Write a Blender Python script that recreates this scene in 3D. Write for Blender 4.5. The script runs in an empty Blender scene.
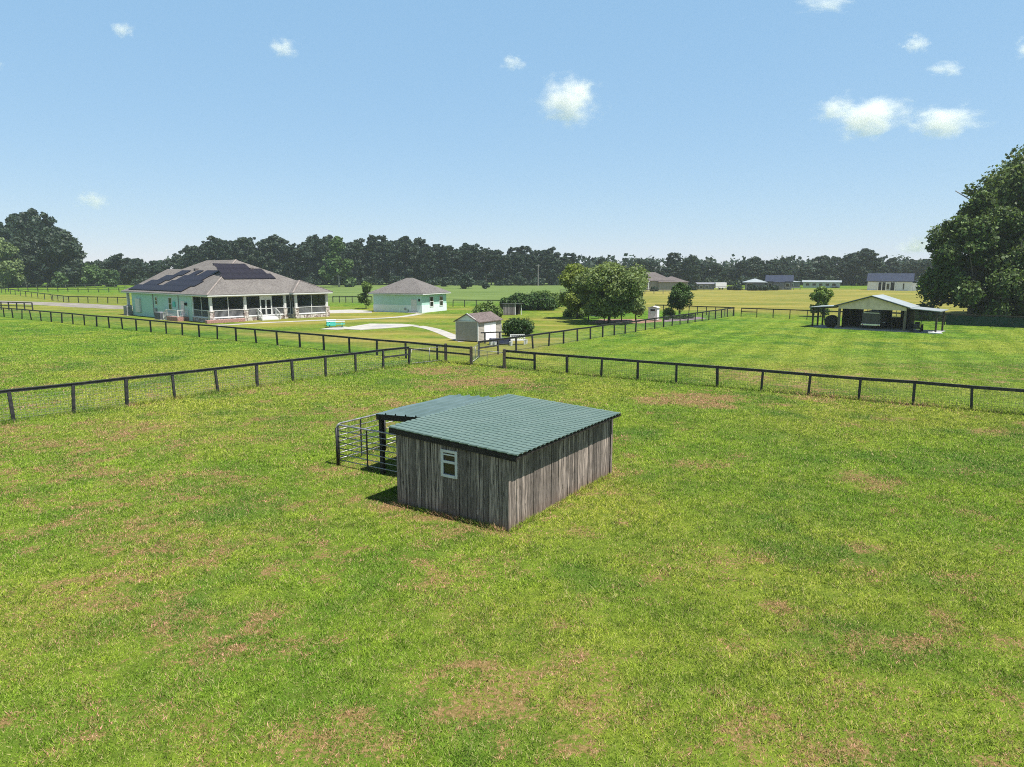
import bpy, bmesh, math, random
import numpy as np
from mathutils import Vector, Matrix

R = math.radians
S = bpy.context.scene
COL = S.collection
rng = np.random.default_rng(7)
random.seed(11)

# ------------------------------------------------------------------ survey
# The photo was measured once: eye height 7 m, horizon at row 270, focal 690 px.
H, F, CX, CY = 7.0, 690.0, 512.0, 383.5
P = math.atan((CY - 270.0) / F)


def gp(px, py):
    """metres on the ground for a surveyed image point"""
    u, v = (px - CX) / F, (py - CY) / F
    down = math.sin(P) + v * math.cos(P)
    fwd = math.cos(P) - v * math.sin(P)
    return (H * u / down, H * fwd / down)


def at(px, D):
    """ground x for image column px at ground distance D"""
    return (px - CX) / F * (D * math.cos(P) + H * math.sin(P))


def zat(py, D):
    return H - D * math.tan(P + math.atan((py - CY) / F))


# ------------------------------------------------------------------ mesh builder
class MB:
    def __init__(s):
        s.v, s.f = [], []

    def add(s, vs, fs):
        b = len(s.v)
        s.v += [tuple(q) for q in vs]
        s.f += [tuple(i + b for i in q) for q in fs]
        return s

    def box(s, x0, y0, z0, x1, y1, z1):
        vs = [(x0, y0, z0), (x1, y0, z0), (x1, y1, z0), (x0, y1, z0), (x0, y0, z1), (x1, y0, z1), (x1, y1, z1), (x0, y1, z1)]
        return s.add(vs, [(3, 2, 1, 0), (4, 5, 6, 7), (0, 1, 5, 4), (1, 2, 6, 5), (2, 3, 7, 6), (3, 0, 4, 7)])

    def beam(s, a, b, w, h, up=(0, 0, 1)):
        """box of section w x h from a to b"""
        a, b = Vector(a), Vector(b)
        d = (b - a).normalized()
        u = Vector(up)
        if abs(d.dot(u)) > .98:
            u = Vector((1, 0, 0))
        sx = d.cross(u).normalized() * (w / 2)
        sz = sx.cross(d).normalized() * (h / 2)
        vs = [a - sx - sz, a + sx - sz, a + sx + sz, a - sx + sz, b - sx - sz, b + sx - sz, b + sx + sz, b - sx + sz]
        return s.add(vs, [(0, 1, 2, 3), (7, 6, 5, 4), (4, 5, 1, 0), (5, 6, 2, 1), (6, 7, 3, 2), (7, 4, 0, 3)])

    def tube(s, pts, rad, n=6):
        pts = [Vector(p) for p in pts]
        if not hasattr(rad, '__len__'):
            rad = [rad] * len(pts)
        rings = []
        ref = Vector((0.13, 0.31, 0.94))
        vs = []
        for i, p in enumerate(pts):
            d = (pts[min(i + 1, len(pts) - 1)] - pts[max(i - 1, 0)]).normalized()
            a = d.cross(ref)
            if a.length < .05:
                a = d.cross(Vector((1, 0, 0)))
            a.normalize()
            b = d.cross(a)
            for k in range(n):
                t = 2 * math.pi * k / n
                vs.append(p + a * (math.cos(t) * rad[i]) + b * (math.sin(t) * rad[i]))
        fs = []
        for i in range(len(pts) - 1):
            for k in range(n):
                k2 = (k + 1) % n
                fs.append((i * n + k, i * n + k2, (i + 1) * n + k2, (i + 1) * n + k))
        fs.append(tuple(range(n - 1, -1, -1)))
        m = (len(pts) - 1) * n
        fs.append(tuple(range(m, m + n)))
        return s.add(vs, fs)

    def prism(s, poly, z0, z1):
        n = len(poly)
        vs = [(p[0], p[1], z0) for p in poly] + [(p[0], p[1], z1) for p in poly]
        fs = [tuple(range(n - 1, -1, -1)), tuple(range(n, 2 * n))]
        fs += [(i, (i + 1) % n, n + (i + 1) % n, n + i) for i in range(n)]
        return s.add(vs, fs)

    def hip(s, x0, y0, x1, y1, z0, pitch, t=.06):
        """closed hip roof over a rectangle"""
        w, d = x1 - x0, y1 - y0
        h = min(w, d) / 2
        zr = z0 + h * pitch
        if d >= w:
            r = [((x0 + x1) / 2, y0 + h, zr), ((x0 + x1) / 2, y1 - h + .001, zr)]
        else:
            r = [(x0 + h, (y0 + y1) / 2, zr), (x1 - h + .001, (y0 + y1) / 2, zr)]
        b = [(x0, y0, z0 - t), (x1, y0, z0 - t), (x1, y1, z0 - t), (x0, y1, z0 - t)]
        c = [(q[0], q[1], z0) for q in b]
        vs = b + c + r
        fs = [(3, 2, 1, 0)] + [(i, (i + 1) % 4, 4 + (i + 1) % 4, 4 + i) for i in range(4)]
        if d >= w:
            fs += [(4, 5, 8), (5, 6, 9, 8), (6, 7, 9), (7, 4, 8, 9)]
        else:
            fs += [(4, 5, 9, 8), (5, 6, 9), (6, 7, 8, 9), (7, 4, 8)]
        return s.add(vs, fs)

    def gable(s, x0, y0, x1, y1, z0, pitch, t=.08, axis='y'):
        """two thick roof sheets, ridge along axis, z0 at the eaves"""
        if axis == 'y':
            xm = (x0 + x1) / 2
            zr = z0 + (xm - x0) * pitch
            sec = [(x0, z0), (xm, zr), (x1, z0), (x1, z0 - t), (xm, zr - t), (x0, z0 - t)]
            vs = [(a, y0, b) for a, b in sec] + [(a, y1, b) for a, b in sec]
        else:
            ym = (y0 + y1) / 2
            zr = z0 + (ym - y0) * pitch
            sec = [(y0, z0), (ym, zr), (y1, z0), (y1, z0 - t), (ym, zr - t), (y0, z0 - t)]
            vs = [(x0, a, b) for a, b in sec] + [(x1, a, b) for a, b in sec]
        fs = [(i, (i + 1) % 6, 6 + (i + 1) % 6, 6 + i) for i in range(6)] + [(0, 1, 4, 5), (1, 2, 3, 4), (6, 7, 10, 11), (7, 8, 9, 10)]
        return s.add(vs, fs)

    def lathe(s, prof, c=(0, 0, 0), n=16, axis='z'):
        vs, fs = [], []
        for r, h in prof:
            for k in range(n):
                t = 2 * math.pi * k / n
                a, b = r * math.cos(t), r * math.sin(t)
                q = {'z': (a, b, h), 'x': (h, a, b), 'y': (a, h, b)}[axis]
                vs.append((q[0] + c[0], q[1] + c[1], q[2] + c[2]))
        for i in range(len(prof) - 1):
            for k in range(n):
                fs.append((i * n + k, i * n + (k + 1) % n, (i + 1) * n + (k + 1) % n, (i + 1) * n + k))
        m = (len(prof) - 1) * n
        fs += [tuple(range(n - 1, -1, -1)), tuple(range(m, m + n))]
        return s.add(vs, fs)

    def mesh(s, name, m, smooth=False):
        me = bpy.data.meshes.new(name)
        me.from_pydata(s.v, [], s.f)
        if m:
            me.materials.append(m)
        bm = bmesh.new()
        bm.from_mesh(me)
        bmesh.ops.recalc_face_normals(bm, faces=bm.faces)
        bm.to_mesh(me)
        bm.free()
        if smooth:
            me.polygons.foreach_set('use_smooth', [True] * len(me.polygons))
        me.update()
        return me

    def build(s, name, m, parent=None, smooth=False, bevel=0):
        o = bpy.data.objects.new(name, s.mesh(name, m, smooth))
        COL.objects.link(o)
        if parent:
            o.parent = parent
        if bevel:
            b = o.modifiers.new('bevel', 'BEVEL')
            b.width = bevel
            b.segments = 2
            b.limit_method = 'ANGLE'
        return o


def np_mesh(name, V, faces_n, m, smooth=False):
    """mesh from an (N,3) array whose faces are consecutive runs of faces_n vertices"""
    n = len(V)
    me = bpy.data.meshes.new(name)
    me.vertices.add(n)
    me.vertices.foreach_set('co', V.astype(np.float32).ravel())
    me.loops.add(n)
    me.loops.foreach_set('vertex_index', np.arange(n, dtype=np.int32))
    k = n // faces_n
    me.polygons.add(k)
    me.polygons.foreach_set('loop_start', np.arange(0, n, faces_n, dtype=np.int32))
    me.polygons.foreach_set('loop_total', np.full(k, faces_n, dtype=np.int32))
    me.materials.append(m)
    me.update(calc_edges=True)
    if smooth:
        me.polygons.foreach_set('use_smooth', [True] * k)
    return me


def link(name, me, parent=None):
    o = bpy.data.objects.new(name, me)
    COL.objects.link(o)
    if parent:
        o.parent = parent
    return o


def tag(o, label=None, cat=None, group=None, kind=None):
    if label: o['label'] = label
    if cat: o['category'] = cat
    if group: o['group'] = group
    if kind: o['kind'] = kind
    return o


def thing(name, label, cat, loc=(0, 0, 0), rz=0, group=None):
    o = bpy.data.objects.new(name, None)
    o.empty_display_size = .3
    COL.objects.link(o)
    o.location = loc if len(loc) == 3 else (loc[0], loc[1], 0)
    o.rotation_euler.z = rz
    return tag(o, label, cat, group)


def copy_tree(o, parent=None):
    c = o.copy()
    COL.objects.link(c)
    c.parent = parent
    for ch in list(o.children):
        copy_tree(ch, c)
    return c


# ------------------------------------------------------------------ numpy noise
def vnoise(x, y, seed=0):
    xi, yi = np.floor(x).astype(np.int64), np.floor(y).astype(np.int64)
    fx, fy = x - xi, y - yi
    fx, fy = fx * fx * (3 - 2 * fx), fy * fy * (3 - 2 * fy)

    def h(a, b):
        n = (a * 374761393 + b * 668265263 + seed * 982451653) & 0x7fffffff
        n = ((n ^ (n >> 13)) * 1274126177) & 0x7fffffff
        return ((n ^ (n >> 16)) & 0xffff) / 65535.0
    return (h(xi, yi) * (1 - fx) + h(xi + 1, yi) * fx) * (1 - fy) + (h(xi, yi + 1) * (1 - fx) + h(xi + 1, yi + 1) * fx) * fy


def fbm(x, y, seed=0, o=4):
    t, a, s = 0, .5, 0
    for i in range(o):
        t = t + a * vnoise(x * 2 ** i, y * 2 ** i, seed + i)
        s += a
        a *= .55
    return t / s


# ------------------------------------------------------------------ materials
class NT:
    def __init__(s, name):
        s.m = bpy.data.materials.new(name)
        s.m.use_nodes = True
        s.t = s.m.node_tree
        s.t.nodes.clear()
        s.out = s.n('ShaderNodeOutputMaterial')

    def n(s, typ, **kw):
        q = s.t.nodes.new(typ)
        for k, v in kw.items():
            if k.startswith('_'):
                setattr(q, k[1:], v)
        return q

    def l(s, a, b):
        s.t.links.new(a, b)

    def setin(s, sock, v):
        if hasattr(v, 'is_output'):
            s.l(v, sock)
        else:
            if sock.type == 'RGBA' and len(v) == 3:
                v = (*v, 1)
            sock.default_value = v

    def coord(s, kind='Object', scale=(1, 1, 1), rot=(0, 0, 0)):
        tc = s.n('ShaderNodeTexCoord')
        mp = s.n('ShaderNodeMapping')
        mp.inputs['Scale'].default_value = scale
        mp.inputs['Rotation'].default_value = rot
        s.l(tc.outputs[kind], mp.inputs['Vector'])
        return mp.outputs[0]

    def world(s, scale=(1, 1, 1), rot=(0, 0, 0)):
        g = s.n('ShaderNodeNewGeometry')
        mp = s.n('ShaderNodeMapping')
        mp.inputs['Scale'].default_value = scale
        mp.inputs['Rotation'].default_value = rot
        s.l(g.outputs['Position'], mp.inputs['Vector'])
        return mp.outputs[0]

    def noise(s, vec, scale=1, detail=4, rough=.55, dist=0):
        q = s.n('ShaderNodeTexNoise')
        q.inputs['Scale'].default_value = scale
        q.inputs['Detail'].default_value = detail
        q.inputs['Roughness'].default_value = rough
        q.inputs['Distortion'].default_value = dist
        s.l(vec, q.inputs['Vector'])
        return q.outputs[0]

    def ramp(s, f, lo, hi, a=0., b=1.):
        q = s.n('ShaderNodeMapRange')
        q.interpolation_type = 'SMOOTHSTEP'
        for nm, v in (('From Min', lo), ('From Max', hi), ('To Min', a), ('To Max', b)):
            q.inputs[nm].default_value = v
        s.setin(q.inputs['Value'], f)
        return q.outputs[0]

    def mix(s, f, a, b, mode='MIX'):
        q = s.n('ShaderNodeMix')
        q.data_type = 'RGBA'
        q.blend_type = mode
        s.setin(q.inputs[0], f)
        s.setin(q.inputs[6], a)
        s.setin(q.inputs[7], b)
        return q.outputs[2]

    def math(s, op, a, b=0.):
        q = s.n('ShaderNodeMath')
        q.operation = op
        s.setin(q.inputs[0], a)
        s.setin(q.inputs[1], b)
        return q.outputs[0]

    def attr(s, name):
        q = s.n('ShaderNodeAttribute')
        q.attribute_name = name
        return q.outputs['Fac']

    def island(s):
        return s.n('ShaderNodeNewGeometry').outputs['Random Per Island']

    def objrand(s):
        return s.n('ShaderNodeObjectInfo').outputs['Random']

    def bump(s, h, strength=.3, dist=.02):
        q = s.n('ShaderNodeBump')
        q.inputs['Strength'].default_value = strength
        q.inputs['Distance'].default_value = dist
        s.l(h, q.inputs['Height'])
        return q.outputs[0]

    def pbsdf(s, col, rough=.7, spec=.3, metal=0., normal=None):
        q = s.n('ShaderNodeBsdfPrincipled')
        s.setin(q.inputs['Base Color'], col)
        s.setin(q.inputs['Roughness'], rough)
        q.inputs['Specular IOR Level'].default_value = spec
        s.setin(q.inputs['Metallic'], metal)
        if normal is not None:
            s.l(normal, q.inputs['Normal'])
        s.l(q.outputs[0], s.out.inputs[0])
        return q


def plain(name, c, rough=.6, var=.25, scale=3., spec=.3, metal=0., bump=0.1, dirt=None):
    t = NT(name)
    v = t.coord('Object')
    n = t.noise(v, scale, 5, .6)
    lo = tuple(x * (1 - var) for x in c)
    hi = tuple(min(1, x * (1 + var)) for x in c)
    col = t.mix(t.ramp(n, .3, .7), lo, hi)
    n2 = t.noise(v, scale * 11, 3, .6)
    col = t.mix(t.ramp(n2, .35, .75, 0, .35), col, tuple(x * (1 - 1.3 * var) for x in c))
    if dirt:
        nd = t.noise(v, scale * .35, 4, .7)
        col = t.mix(t.ramp(nd, .5, .75, 0, .6), col, dirt)
    t.pbsdf(col, rough, spec, metal, t.bump(n2, bump) if bump else None)
    return t.m


def shingle(name, c):
    t = NT(name)
    v = t.coord('Object')
    col = t.mix(t.ramp(t.noise(v, .5, 5, .6), .3, .7), tuple(x * .82 for x in c), tuple(x * 1.2 for x in c))
    n = t.noise(v, 5, 3, .7)
    col = t.mix(t.ramp(n, .35, .7), col, tuple(x * 1.5 for x in c))
    n3 = t.noise(t.coord('Object', (3, 3, 9)), 1.3, 3, .7)
    col = t.mix(t.ramp(n3, .45, .68, 0, .65), col, (c[0] * .55, c[1] * .48, c[2] * .5))
    t.pbsdf(col, .9, .2, 0, t.bump(n, .4, .03))
    return t.m


def leaf(name, c, dark=.45, light=1.7, trans=.28, objvar=.35):
    t = NT(name)
    r = t.island()
    q = t.n('ShaderNodeValToRGB')
    t.l(r, q.inputs[0])
    e = q.color_ramp.elements
    e[0].color = (*[x * dark for x in c], 1)
    e[1].color = (c[0] * light * 1.04, c[1] * light, c[2] * light * .9, 1)
    m = e.new(.6)
    m.color = (*c, 1)
    n = t.noise(t.coord('Object'), .35, 3, .6)
    col = t.mix(t.ramp(n, .35, .65, .0, .45), q.outputs[0], tuple(x * .6 for x in c))
    o = t.objrand()
    col = t.mix(t.ramp(o, 0, 1, 0, objvar), col, (c[0] * 1.45, c[1] * 1.25, c[2] * .85))
    d = t.n('ShaderNodeBsdfPrincipled')
    t.l(col, d.inputs['Base Color'])
    d.inputs['Roughness'].default_value = .55
    d.inputs['Specular IOR Level'].default_value = .25
    tr = t.n('ShaderNodeBsdfTranslucent')
    t.l(t.mix(1., col, (1.25, 1.2, .6), 'MULTIPLY'), tr.inputs[0])
    ms = t.n('ShaderNodeMixShader')
    ms.inputs[0].default_value = trans
    t.l(d.outputs[0], ms.inputs[1])
    t.l(tr.outputs[0], ms.inputs[2])
    t.l(ms.outputs[0], t.out.inputs[0])
    return t.m


def planks(name, c, lo=.45, hi=1.35):
    """weathered upright boards; every board is its own island"""
    t = NT(name)
    r = t.island()
    v = t.coord('Object', (14, 14, .9))
    n = t.noise(v, 1.6, 6, .65, .6)
    col = t.mix(t.ramp(r, 0, 1), tuple(x * .42 for x in c), (c[0] * 1.5, c[1] * 1.46, c[2] * 1.42))
    col = t.mix(t.ramp(n, .38, .66), tuple(x * lo for x in c), col)
    fine = t.noise(t.coord('Object', (60, 60, 2.2)), 1.5, 4, .7)
    col = t.mix(t.ramp(fine, .5, .75, 0, .7), col, tuple(min(1, x * hi * 1.3) for x in c))
    knots = t.noise(t.coord('Object', (9, 9, 3)), 1.1, 2, .5)
    col = t.mix(t.ramp(knots, .66, .74, 0, .85), col, tuple(x * .18 for x in c))
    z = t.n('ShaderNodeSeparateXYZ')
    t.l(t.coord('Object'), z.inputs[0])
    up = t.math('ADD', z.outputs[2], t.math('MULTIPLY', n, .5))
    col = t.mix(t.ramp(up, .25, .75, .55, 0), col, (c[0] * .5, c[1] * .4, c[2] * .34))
    t.pbsdf(col, .9, .15, 0, t.bump(n, .5, .02))
    return t.m


def metal_sheet(name, c, rough=.42, fade=(.5, .62, .58)):
    t = NT(name)
    v = t.coord('Object')
    n = t.noise(v, .9, 5, .6)
    col = t.mix(t.ramp(n, .35, .7, 0, .35), c, fade)
    n2 = t.noise(t.coord('Object', (1, 8, 1)), 2.5, 4, .7)
    col = t.mix(t.ramp(n2, .5, .8, 0, .4), col, tuple(x * .6 for x in c))
    t.pbsdf(col, rough, .5)
    return t.m


M = {}
M['roof_green'] = metal_sheet('roof_green', (.092, .144, .124), .5, (.15, .2, .182))
M['roof_blue'] = metal_sheet('roof_blue', (.078, .122, .12), .4, (.16, .225, .23))
M['roof_pale'] = metal_sheet('roof_pale', (.25, .28, .29), .45, (.38, .42, .44))
M['boards'] = planks('boards', (.325, .272, .24), .3)
M['boards_dark'] = plain('boards_dark', (.03, .026, .022), .9, .4)
M['post_wood'] = planks('post_wood', (.2, .17, .14))
M['fascia_dark'] = plain('fascia_dark', (.025, .02, .018), .8, .4)
M['white'] = plain('white', (.6, .6, .59), .5, .07, 4, dirt=(.55, .53, .5))
M['white_roofy'] = plain('white_roofy', (.62, .62, .61), .5, .05, 4)
M['glass'] = NT('glass')
M['glass'].pbsdf((.012, .014, .016), .08, .6)
M['glass'] = M['glass'].m
M['fence_black'] = plain('fence_black', (.034, .033, .036), .6, .5, 6, dirt=(.1, .09, .08))
M['fence_worn'] = plain('fence_worn', (.05, .042, .034), .8, .5, 8, dirt=(.11, .09, .07))
M['fence_grey'] = plain('fence_grey', (.12, .115, .1), .8, .4, 8)
M['wire'] = plain('wire', (.3, .31, .31), .45, .1, metal=.6, bump=0)
M['tube_steel'] = plain('tube_steel', (.3, .3, .31), .4, .5, 9, metal=.5, dirt=(.12, .09, .07))
M['tube_dark'] = plain('tube_dark', (.02, .02, .024), .5, .3)
M['mint'] = plain('mint', (.4, .6, .54), .8, .05, 1.5, .2)
M['mint_pale'] = plain('mint_pale', (.68, .76, .75), .8, .05, 1.5, .2)
M['shingle'] = shingle('shingle', (.122, .113, .106))
M['ridge'] = shingle('ridge', (.2, .175, .16))
M['shingle_grey'] = shingle('shingle_grey', (.115, .108, .104))
M['shingle_red'] = shingle('shingle_red', (.115, .094, .09))
M['shingle_brown'] = shingle('shingle_brown', (.1, .088, .086))
M['shingle_dark'] = shingle('shingle_dark', (.024, .032, .056))
M['solar'] = plain('solar', (.016, .014, .022), .5, .3, 1.2, .2, bump=0)
M['stone'] = None
t = NT('stone')
vo = t.n('ShaderNodeTexVoronoi')
vo.inputs['Scale'].default_value = 4.5
t.l(t.coord('Object'), vo.inputs['Vector'])
hs = t.n('ShaderNodeSeparateColor')
t.l(vo.outputs['Color'], hs.inputs[0])
c_ = t.mix(t.ramp(hs.outputs[0], 0, 1), (.18, .13, .115), (.62, .57, .53))
c_ = t.mix(t.ramp(vo.outputs['Distance'], .0, .12, .0, 0.), c_, (.5, .48, .45))
t.pbsdf(c_, .85, .2)
M['stone'] = t.m
M['brick'] = plain('brick', (.36, .2, .17), .9, .45, 9)
M['screen'] = None
t = NT('screen')
tr = t.n('ShaderNodeBsdfTransparent')
df = t.n('ShaderNodeBsdfDiffuse')
df.inputs[0].default_value = (.03, .032, .035, 1)
ms = t.n('ShaderNodeMixShader')
ms.inputs[0].default_value = .55
t.l(tr.outputs[0], ms.inputs[1]); t.l(df.outputs[0], ms.inputs[2]); t.l(ms.outputs[0], t.out.inputs[0])
M['screen'] = t.m
M['grey_panel'] = plain('grey_panel', (.3, .3, .31), .7, .2, 4)
M['concrete'] = plain('concrete', (.36, .345, .32), .9, .16, .8, .2, dirt=(.3, .29, .26))
M['concrete_grey'] = plain('concrete_grey', (.3, .3, .32), .9, .2, .8, .2)
M['gravel_road'] = plain('gravel_road', (.22, .2, .18), .95, .25, .35, .1, dirt=(.2, .22, .1))
M['mulch'] = plain('mulch', (.27, .16, .12), .95, .35, 1.5, .1)
M['mulch_purple'] = plain('mulch_purple', (.19, .145, .17), .95, .4, 1.5, .1)
M['siding_tan'] = plain('siding_tan', (.34, .31, .27), .7, .08, 2)
M['siding_pale'] = plain('siding_pale', (.52, .51, .47), .7, .08, 2)  # paler, greyer tone than the tan siding
M['tan_board'] = plain('tan_board', (.74, .58, .42), .8, .15, 2)
M['dark'] = plain('dark', (.012, .012, .014), .6, .4)
M['rubber'] = plain('rubber', (.015, .015, .015), .8, .3)
M['black_paint'] = plain('black_paint', (.02, .02, .022), .35, .2)
M['grey_wood'] = planks('grey_wood', (.24, .225, .225))
M['stucco_tan'] = plain('stucco_tan', (.3, .27, .235), .9, .06, 1)
M['stucco_white'] = plain('stucco_white', (.72, .72, .74), .9, .04, 1)
M['stucco_grey'] = plain('stucco_grey', (.17, .175, .2), .9, .08, 1)
M['trailer_tan'] = plain('trailer_tan', (.085, .075, .07), .4, .1, 2)
M['chrome'] = plain('chrome', (.75, .76, .78), .25, .05, 2, metal=.8, bump=0)
M['red'] = plain('red', (.5, .03, .02), .4, .1)
M['teal'] = plain('teal', (.08, .5, .42), .5, .1)
M['navy'] = plain('navy', (.025, .03, .075), .5, .25)
M['bark'] = plain('bark', (.1, .085, .07), .95, .4, 4)
M['bark_limb'] = plain('bark_limb', (.2, .185, .165), .95, .35, 4)
M['bark_pale'] = plain('bark_pale', (.3, .28, .26), .95, .3, 4)
M['bale'] = plain('bale', (.06, .055, .035), .95, .5, 14)
M['shade_cloth'] = plain('shade_cloth', (.012, .04, .03), .8, .35, 1.5)
M['moss'] = plain('moss', (.16, .17, .14), .95, .3, 3)

M['leaf_oak'] = leaf('leaf_oak', (.085, .135, .04), .3, 2.0)
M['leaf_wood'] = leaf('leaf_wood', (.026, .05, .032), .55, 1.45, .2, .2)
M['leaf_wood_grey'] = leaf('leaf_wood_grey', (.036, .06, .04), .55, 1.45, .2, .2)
M['leaf_light'] = leaf('leaf_light', (.07, .13, .045), .5, 1.6, .25)
M['leaf_willow'] = leaf('leaf_willow', (.15, .21, .09), .6, 1.4, .3)
M['leaf_fruit'] = leaf('leaf_fruit', (.165, .23, .095), .38, 1.6, .33)
M['leaf_fruit_yellow'] = leaf('leaf_fruit_yellow', (.19, .25, .055), .4, 1.6, .35)
M['leaf_hedge'] = leaf('leaf_hedge', (.04, .085, .022), .4, 2.0, .2)
M['leaf_shrub'] = leaf('leaf_shrub', (.12, .19, .05), .5, 1.7, .3)


# ---- ground and grass share one colour recipe driven by world position + the 'dry' attribute
def grass_colour(t, blade):
    w = t.world()
    # noise is laid over the metres of the pasture
    sep = t.n('ShaderNodeSeparateXYZ')
    t.l(w, sep.inputs[0])
    cmb = t.n('ShaderNodeCombineXYZ')
    t.l(sep.outputs[0], cmb.inputs[0])
    t.l(sep.outputs[1], cmb.inputs[1])
    w = cmb.outputs[0]
    big = t.noise(w, .07, 3, .55)
    mid = t.noise(w, .45, 4, .6)
    small = t.noise(w, 2.6, 4, .65)
    g = t.mix(t.ramp(mid, .36, .64), (.1, .21, .016), (.192, .305, .022))
    g = t.mix(t.ramp(big, .42, .62, 0, .7), g, (.3, .335, .038))
    g = t.mix(t.ramp(small, .36, .56, .7, 0), g, (.085, .15, .014))
    g = t.mix(t.ramp(small, .55, .72, 0, .45), g, (.34, .35, .08))
    cool = t.noise(w, .19, 4, .65)
    g = t.mix(t.ramp(cool, .5, .66, 0, .8), g, (.062, .155, .018))
    dry = t.attr('dry')
    fine = t.noise(w, 9, 4, .75)
    if blade:
        dm = t.ramp(t.math('SUBTRACT', dry, t.math('FRACT', t.math('MULTIPLY', t.island(), 91.3))), -.06, .1)
    else:
        dm = t.ramp(t.math('ADD', dry, t.math('MULTIPLY', t.math('SUBTRACT', fine, .5), 2.6)), .3, .62)
    straw = t.mix(t.ramp(fine, .35, .68), (.19, .105, .045), (.46, .28, .14))
    g = t.mix(dm, g, straw)
    # mowing passes
    wv = t.n('ShaderNodeTexWave')
    wv.inputs['Scale'].default_value = .11
    wv.inputs['Distortion'].default_value = .7
    wv.inputs['Detail'].default_value = 1
    wv.inputs['Detail Scale'].default_value = .5
    mp = t.n('ShaderNodeMapping')
    mp.inputs['Rotation'].default_value = (0, 0, R(28))
    t.l(w, mp.inputs['Vector'])
    t.l(mp.outputs[0], wv.inputs['Vector'])
    mw = t.attr('mown')
    g = t.mix(t.math('MULTIPLY', mw, t.ramp(wv.outputs['Fac'], .3, .75, 0, .6)), g, t.mix(1., g, (1.24, 1.17, 1.6), 'MULTIPLY'))
    g = t.mix(t.math('MULTIPLY', mw, t.ramp(wv.outputs['Fac'], .0, .3, .5, 0)), g, t.mix(1., g, (.8, .88, .82), 'MULTIPLY'))
    return w, g, fine, small


t = NT('grass_ground')
w, g, fine, small = grass_colour(t, False)
# thatch between the blades close up, a mown nap further off
near = t.attr('near')
g = t.mix(t.math('MULTIPLY', near, .5), g, (.085, .09, .02))
speck = t.noise(w, 16, 3, .75)
g = t.mix(t.ramp(speck, .45, .7, .38, 0), g, t.mix(1., g, (.42, .52, .45), 'MULTIPLY'))
far_speck = t.noise(w, 1.1, 6, .85)
g = t.mix(t.math('MULTIPLY', t.attr('far'), t.ramp(far_speck, .38, .62)), g, t.mix(1., g, (.36, .46, .4), 'MULTIPLY'))
hay = t.attr('hay')
hn = t.noise(t.world((.03, .3, 1)), 1., 5, .6)
hcol = t.mix(t.ramp(hn, .35, .65), (.165, .165, .03), (.3, .25, .065))
hm = t.noise(t.world((.05, .09, 1)), 1., 5, .65)
hcol = t.mix(t.ramp(hm, .36, .58, .6, 0), hcol, (.125, .155, .028))
hcol = t.mix(t.ramp(t.noise(t.world((.5, 1.2, 1)), 1., 4, .8), .4, .62, .5, 0), hcol, t.mix(1., hcol, (.5, .55, .5), 'MULTIPLY'))
g = t.mix(hay, g, hcol)
lush = t.attr('lush')
g = t.mix(lush, g, t.mix(t.ramp(hn, .35, .65), (.07, .115, .03), (.14, .19, .055)))
t.pbsdf(g, .95, .08, 0, t.bump(t.math('ADD', speck, fine), .55, .06))
M['grass_ground'] = t.m

t = NT('grass_blade')
w, g, fine, small = grass_colour(t, True)
r = t.island()
g = t.mix(t.ramp(r, 0, .5, .9, 0), g, t.mix(1., g, (.16, .28, .25), 'MULTIPLY'))
g = t.mix(t.ramp(r, .5, 1, 0, .9), g, t.mix(1., g, (2.1, 1.8, 3.0), 'MULTIPLY'))
r2 = t.math('FRACT', t.math('MULTIPLY', r, 37.7))
g = t.mix(t.ramp(r2, .8, .95, 0, .8), g, (.46, .37, .2))
ge = t.n('ShaderNodeNewGeometry')
vm = t.n('ShaderNodeVectorMath')
vm.operation = 'ADD'
t.l(ge.outputs['Normal'], vm.inputs[0])
vm.inputs[1].default_value = (0, 0, .75)
vn = t.n('ShaderNodeVectorMath')
vn.operation = 'NORMALIZE'
t.l(vm.outputs[0], vn.inputs[0])
d = t.n('ShaderNodeBsdfDiffuse')
t.l(g, d.inputs[0])
t.l(vn.outputs[0], d.inputs['Normal'])
tr = t.n('ShaderNodeBsdfTranslucent')
t.l(g, tr.inputs[0])
ms = t.n('ShaderNodeMixShader')
ms.inputs[0].default_value = .25
t.l(d.outputs[0], ms.inputs[1]); t.l(tr.outputs[0], ms.inputs[2]); t.l(ms.outputs[0], t.out.inputs[0])
M['grass_blade'] = t.m

# ------------------------------------------------------------------ world, sun, camera
SUN_EL, SUN_AZ = R(66), math.atan2(.85, -.53)
wd = bpy.data.worlds.new('World')
S.world = wd
wd.use_nodes = True
nt = wd.node_tree
nt.nodes.clear()
sk = nt.nodes.new('ShaderNodeTexSky')
sk.sky_type = 'NISHITA'
sk.sun_disc = False
sk.sun_elevation = SUN_EL
sk.sun_rotation = SUN_AZ
sk.altitude = 0
sk.air_density = 1.0
sk.dust_density = .0
sk.ozone_density = 1.0
bg = nt.nodes.new('ShaderNodeBackground')
bg.inputs[1].default_value = .085
ow = nt.nodes.new('ShaderNodeOutputWorld')
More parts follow.
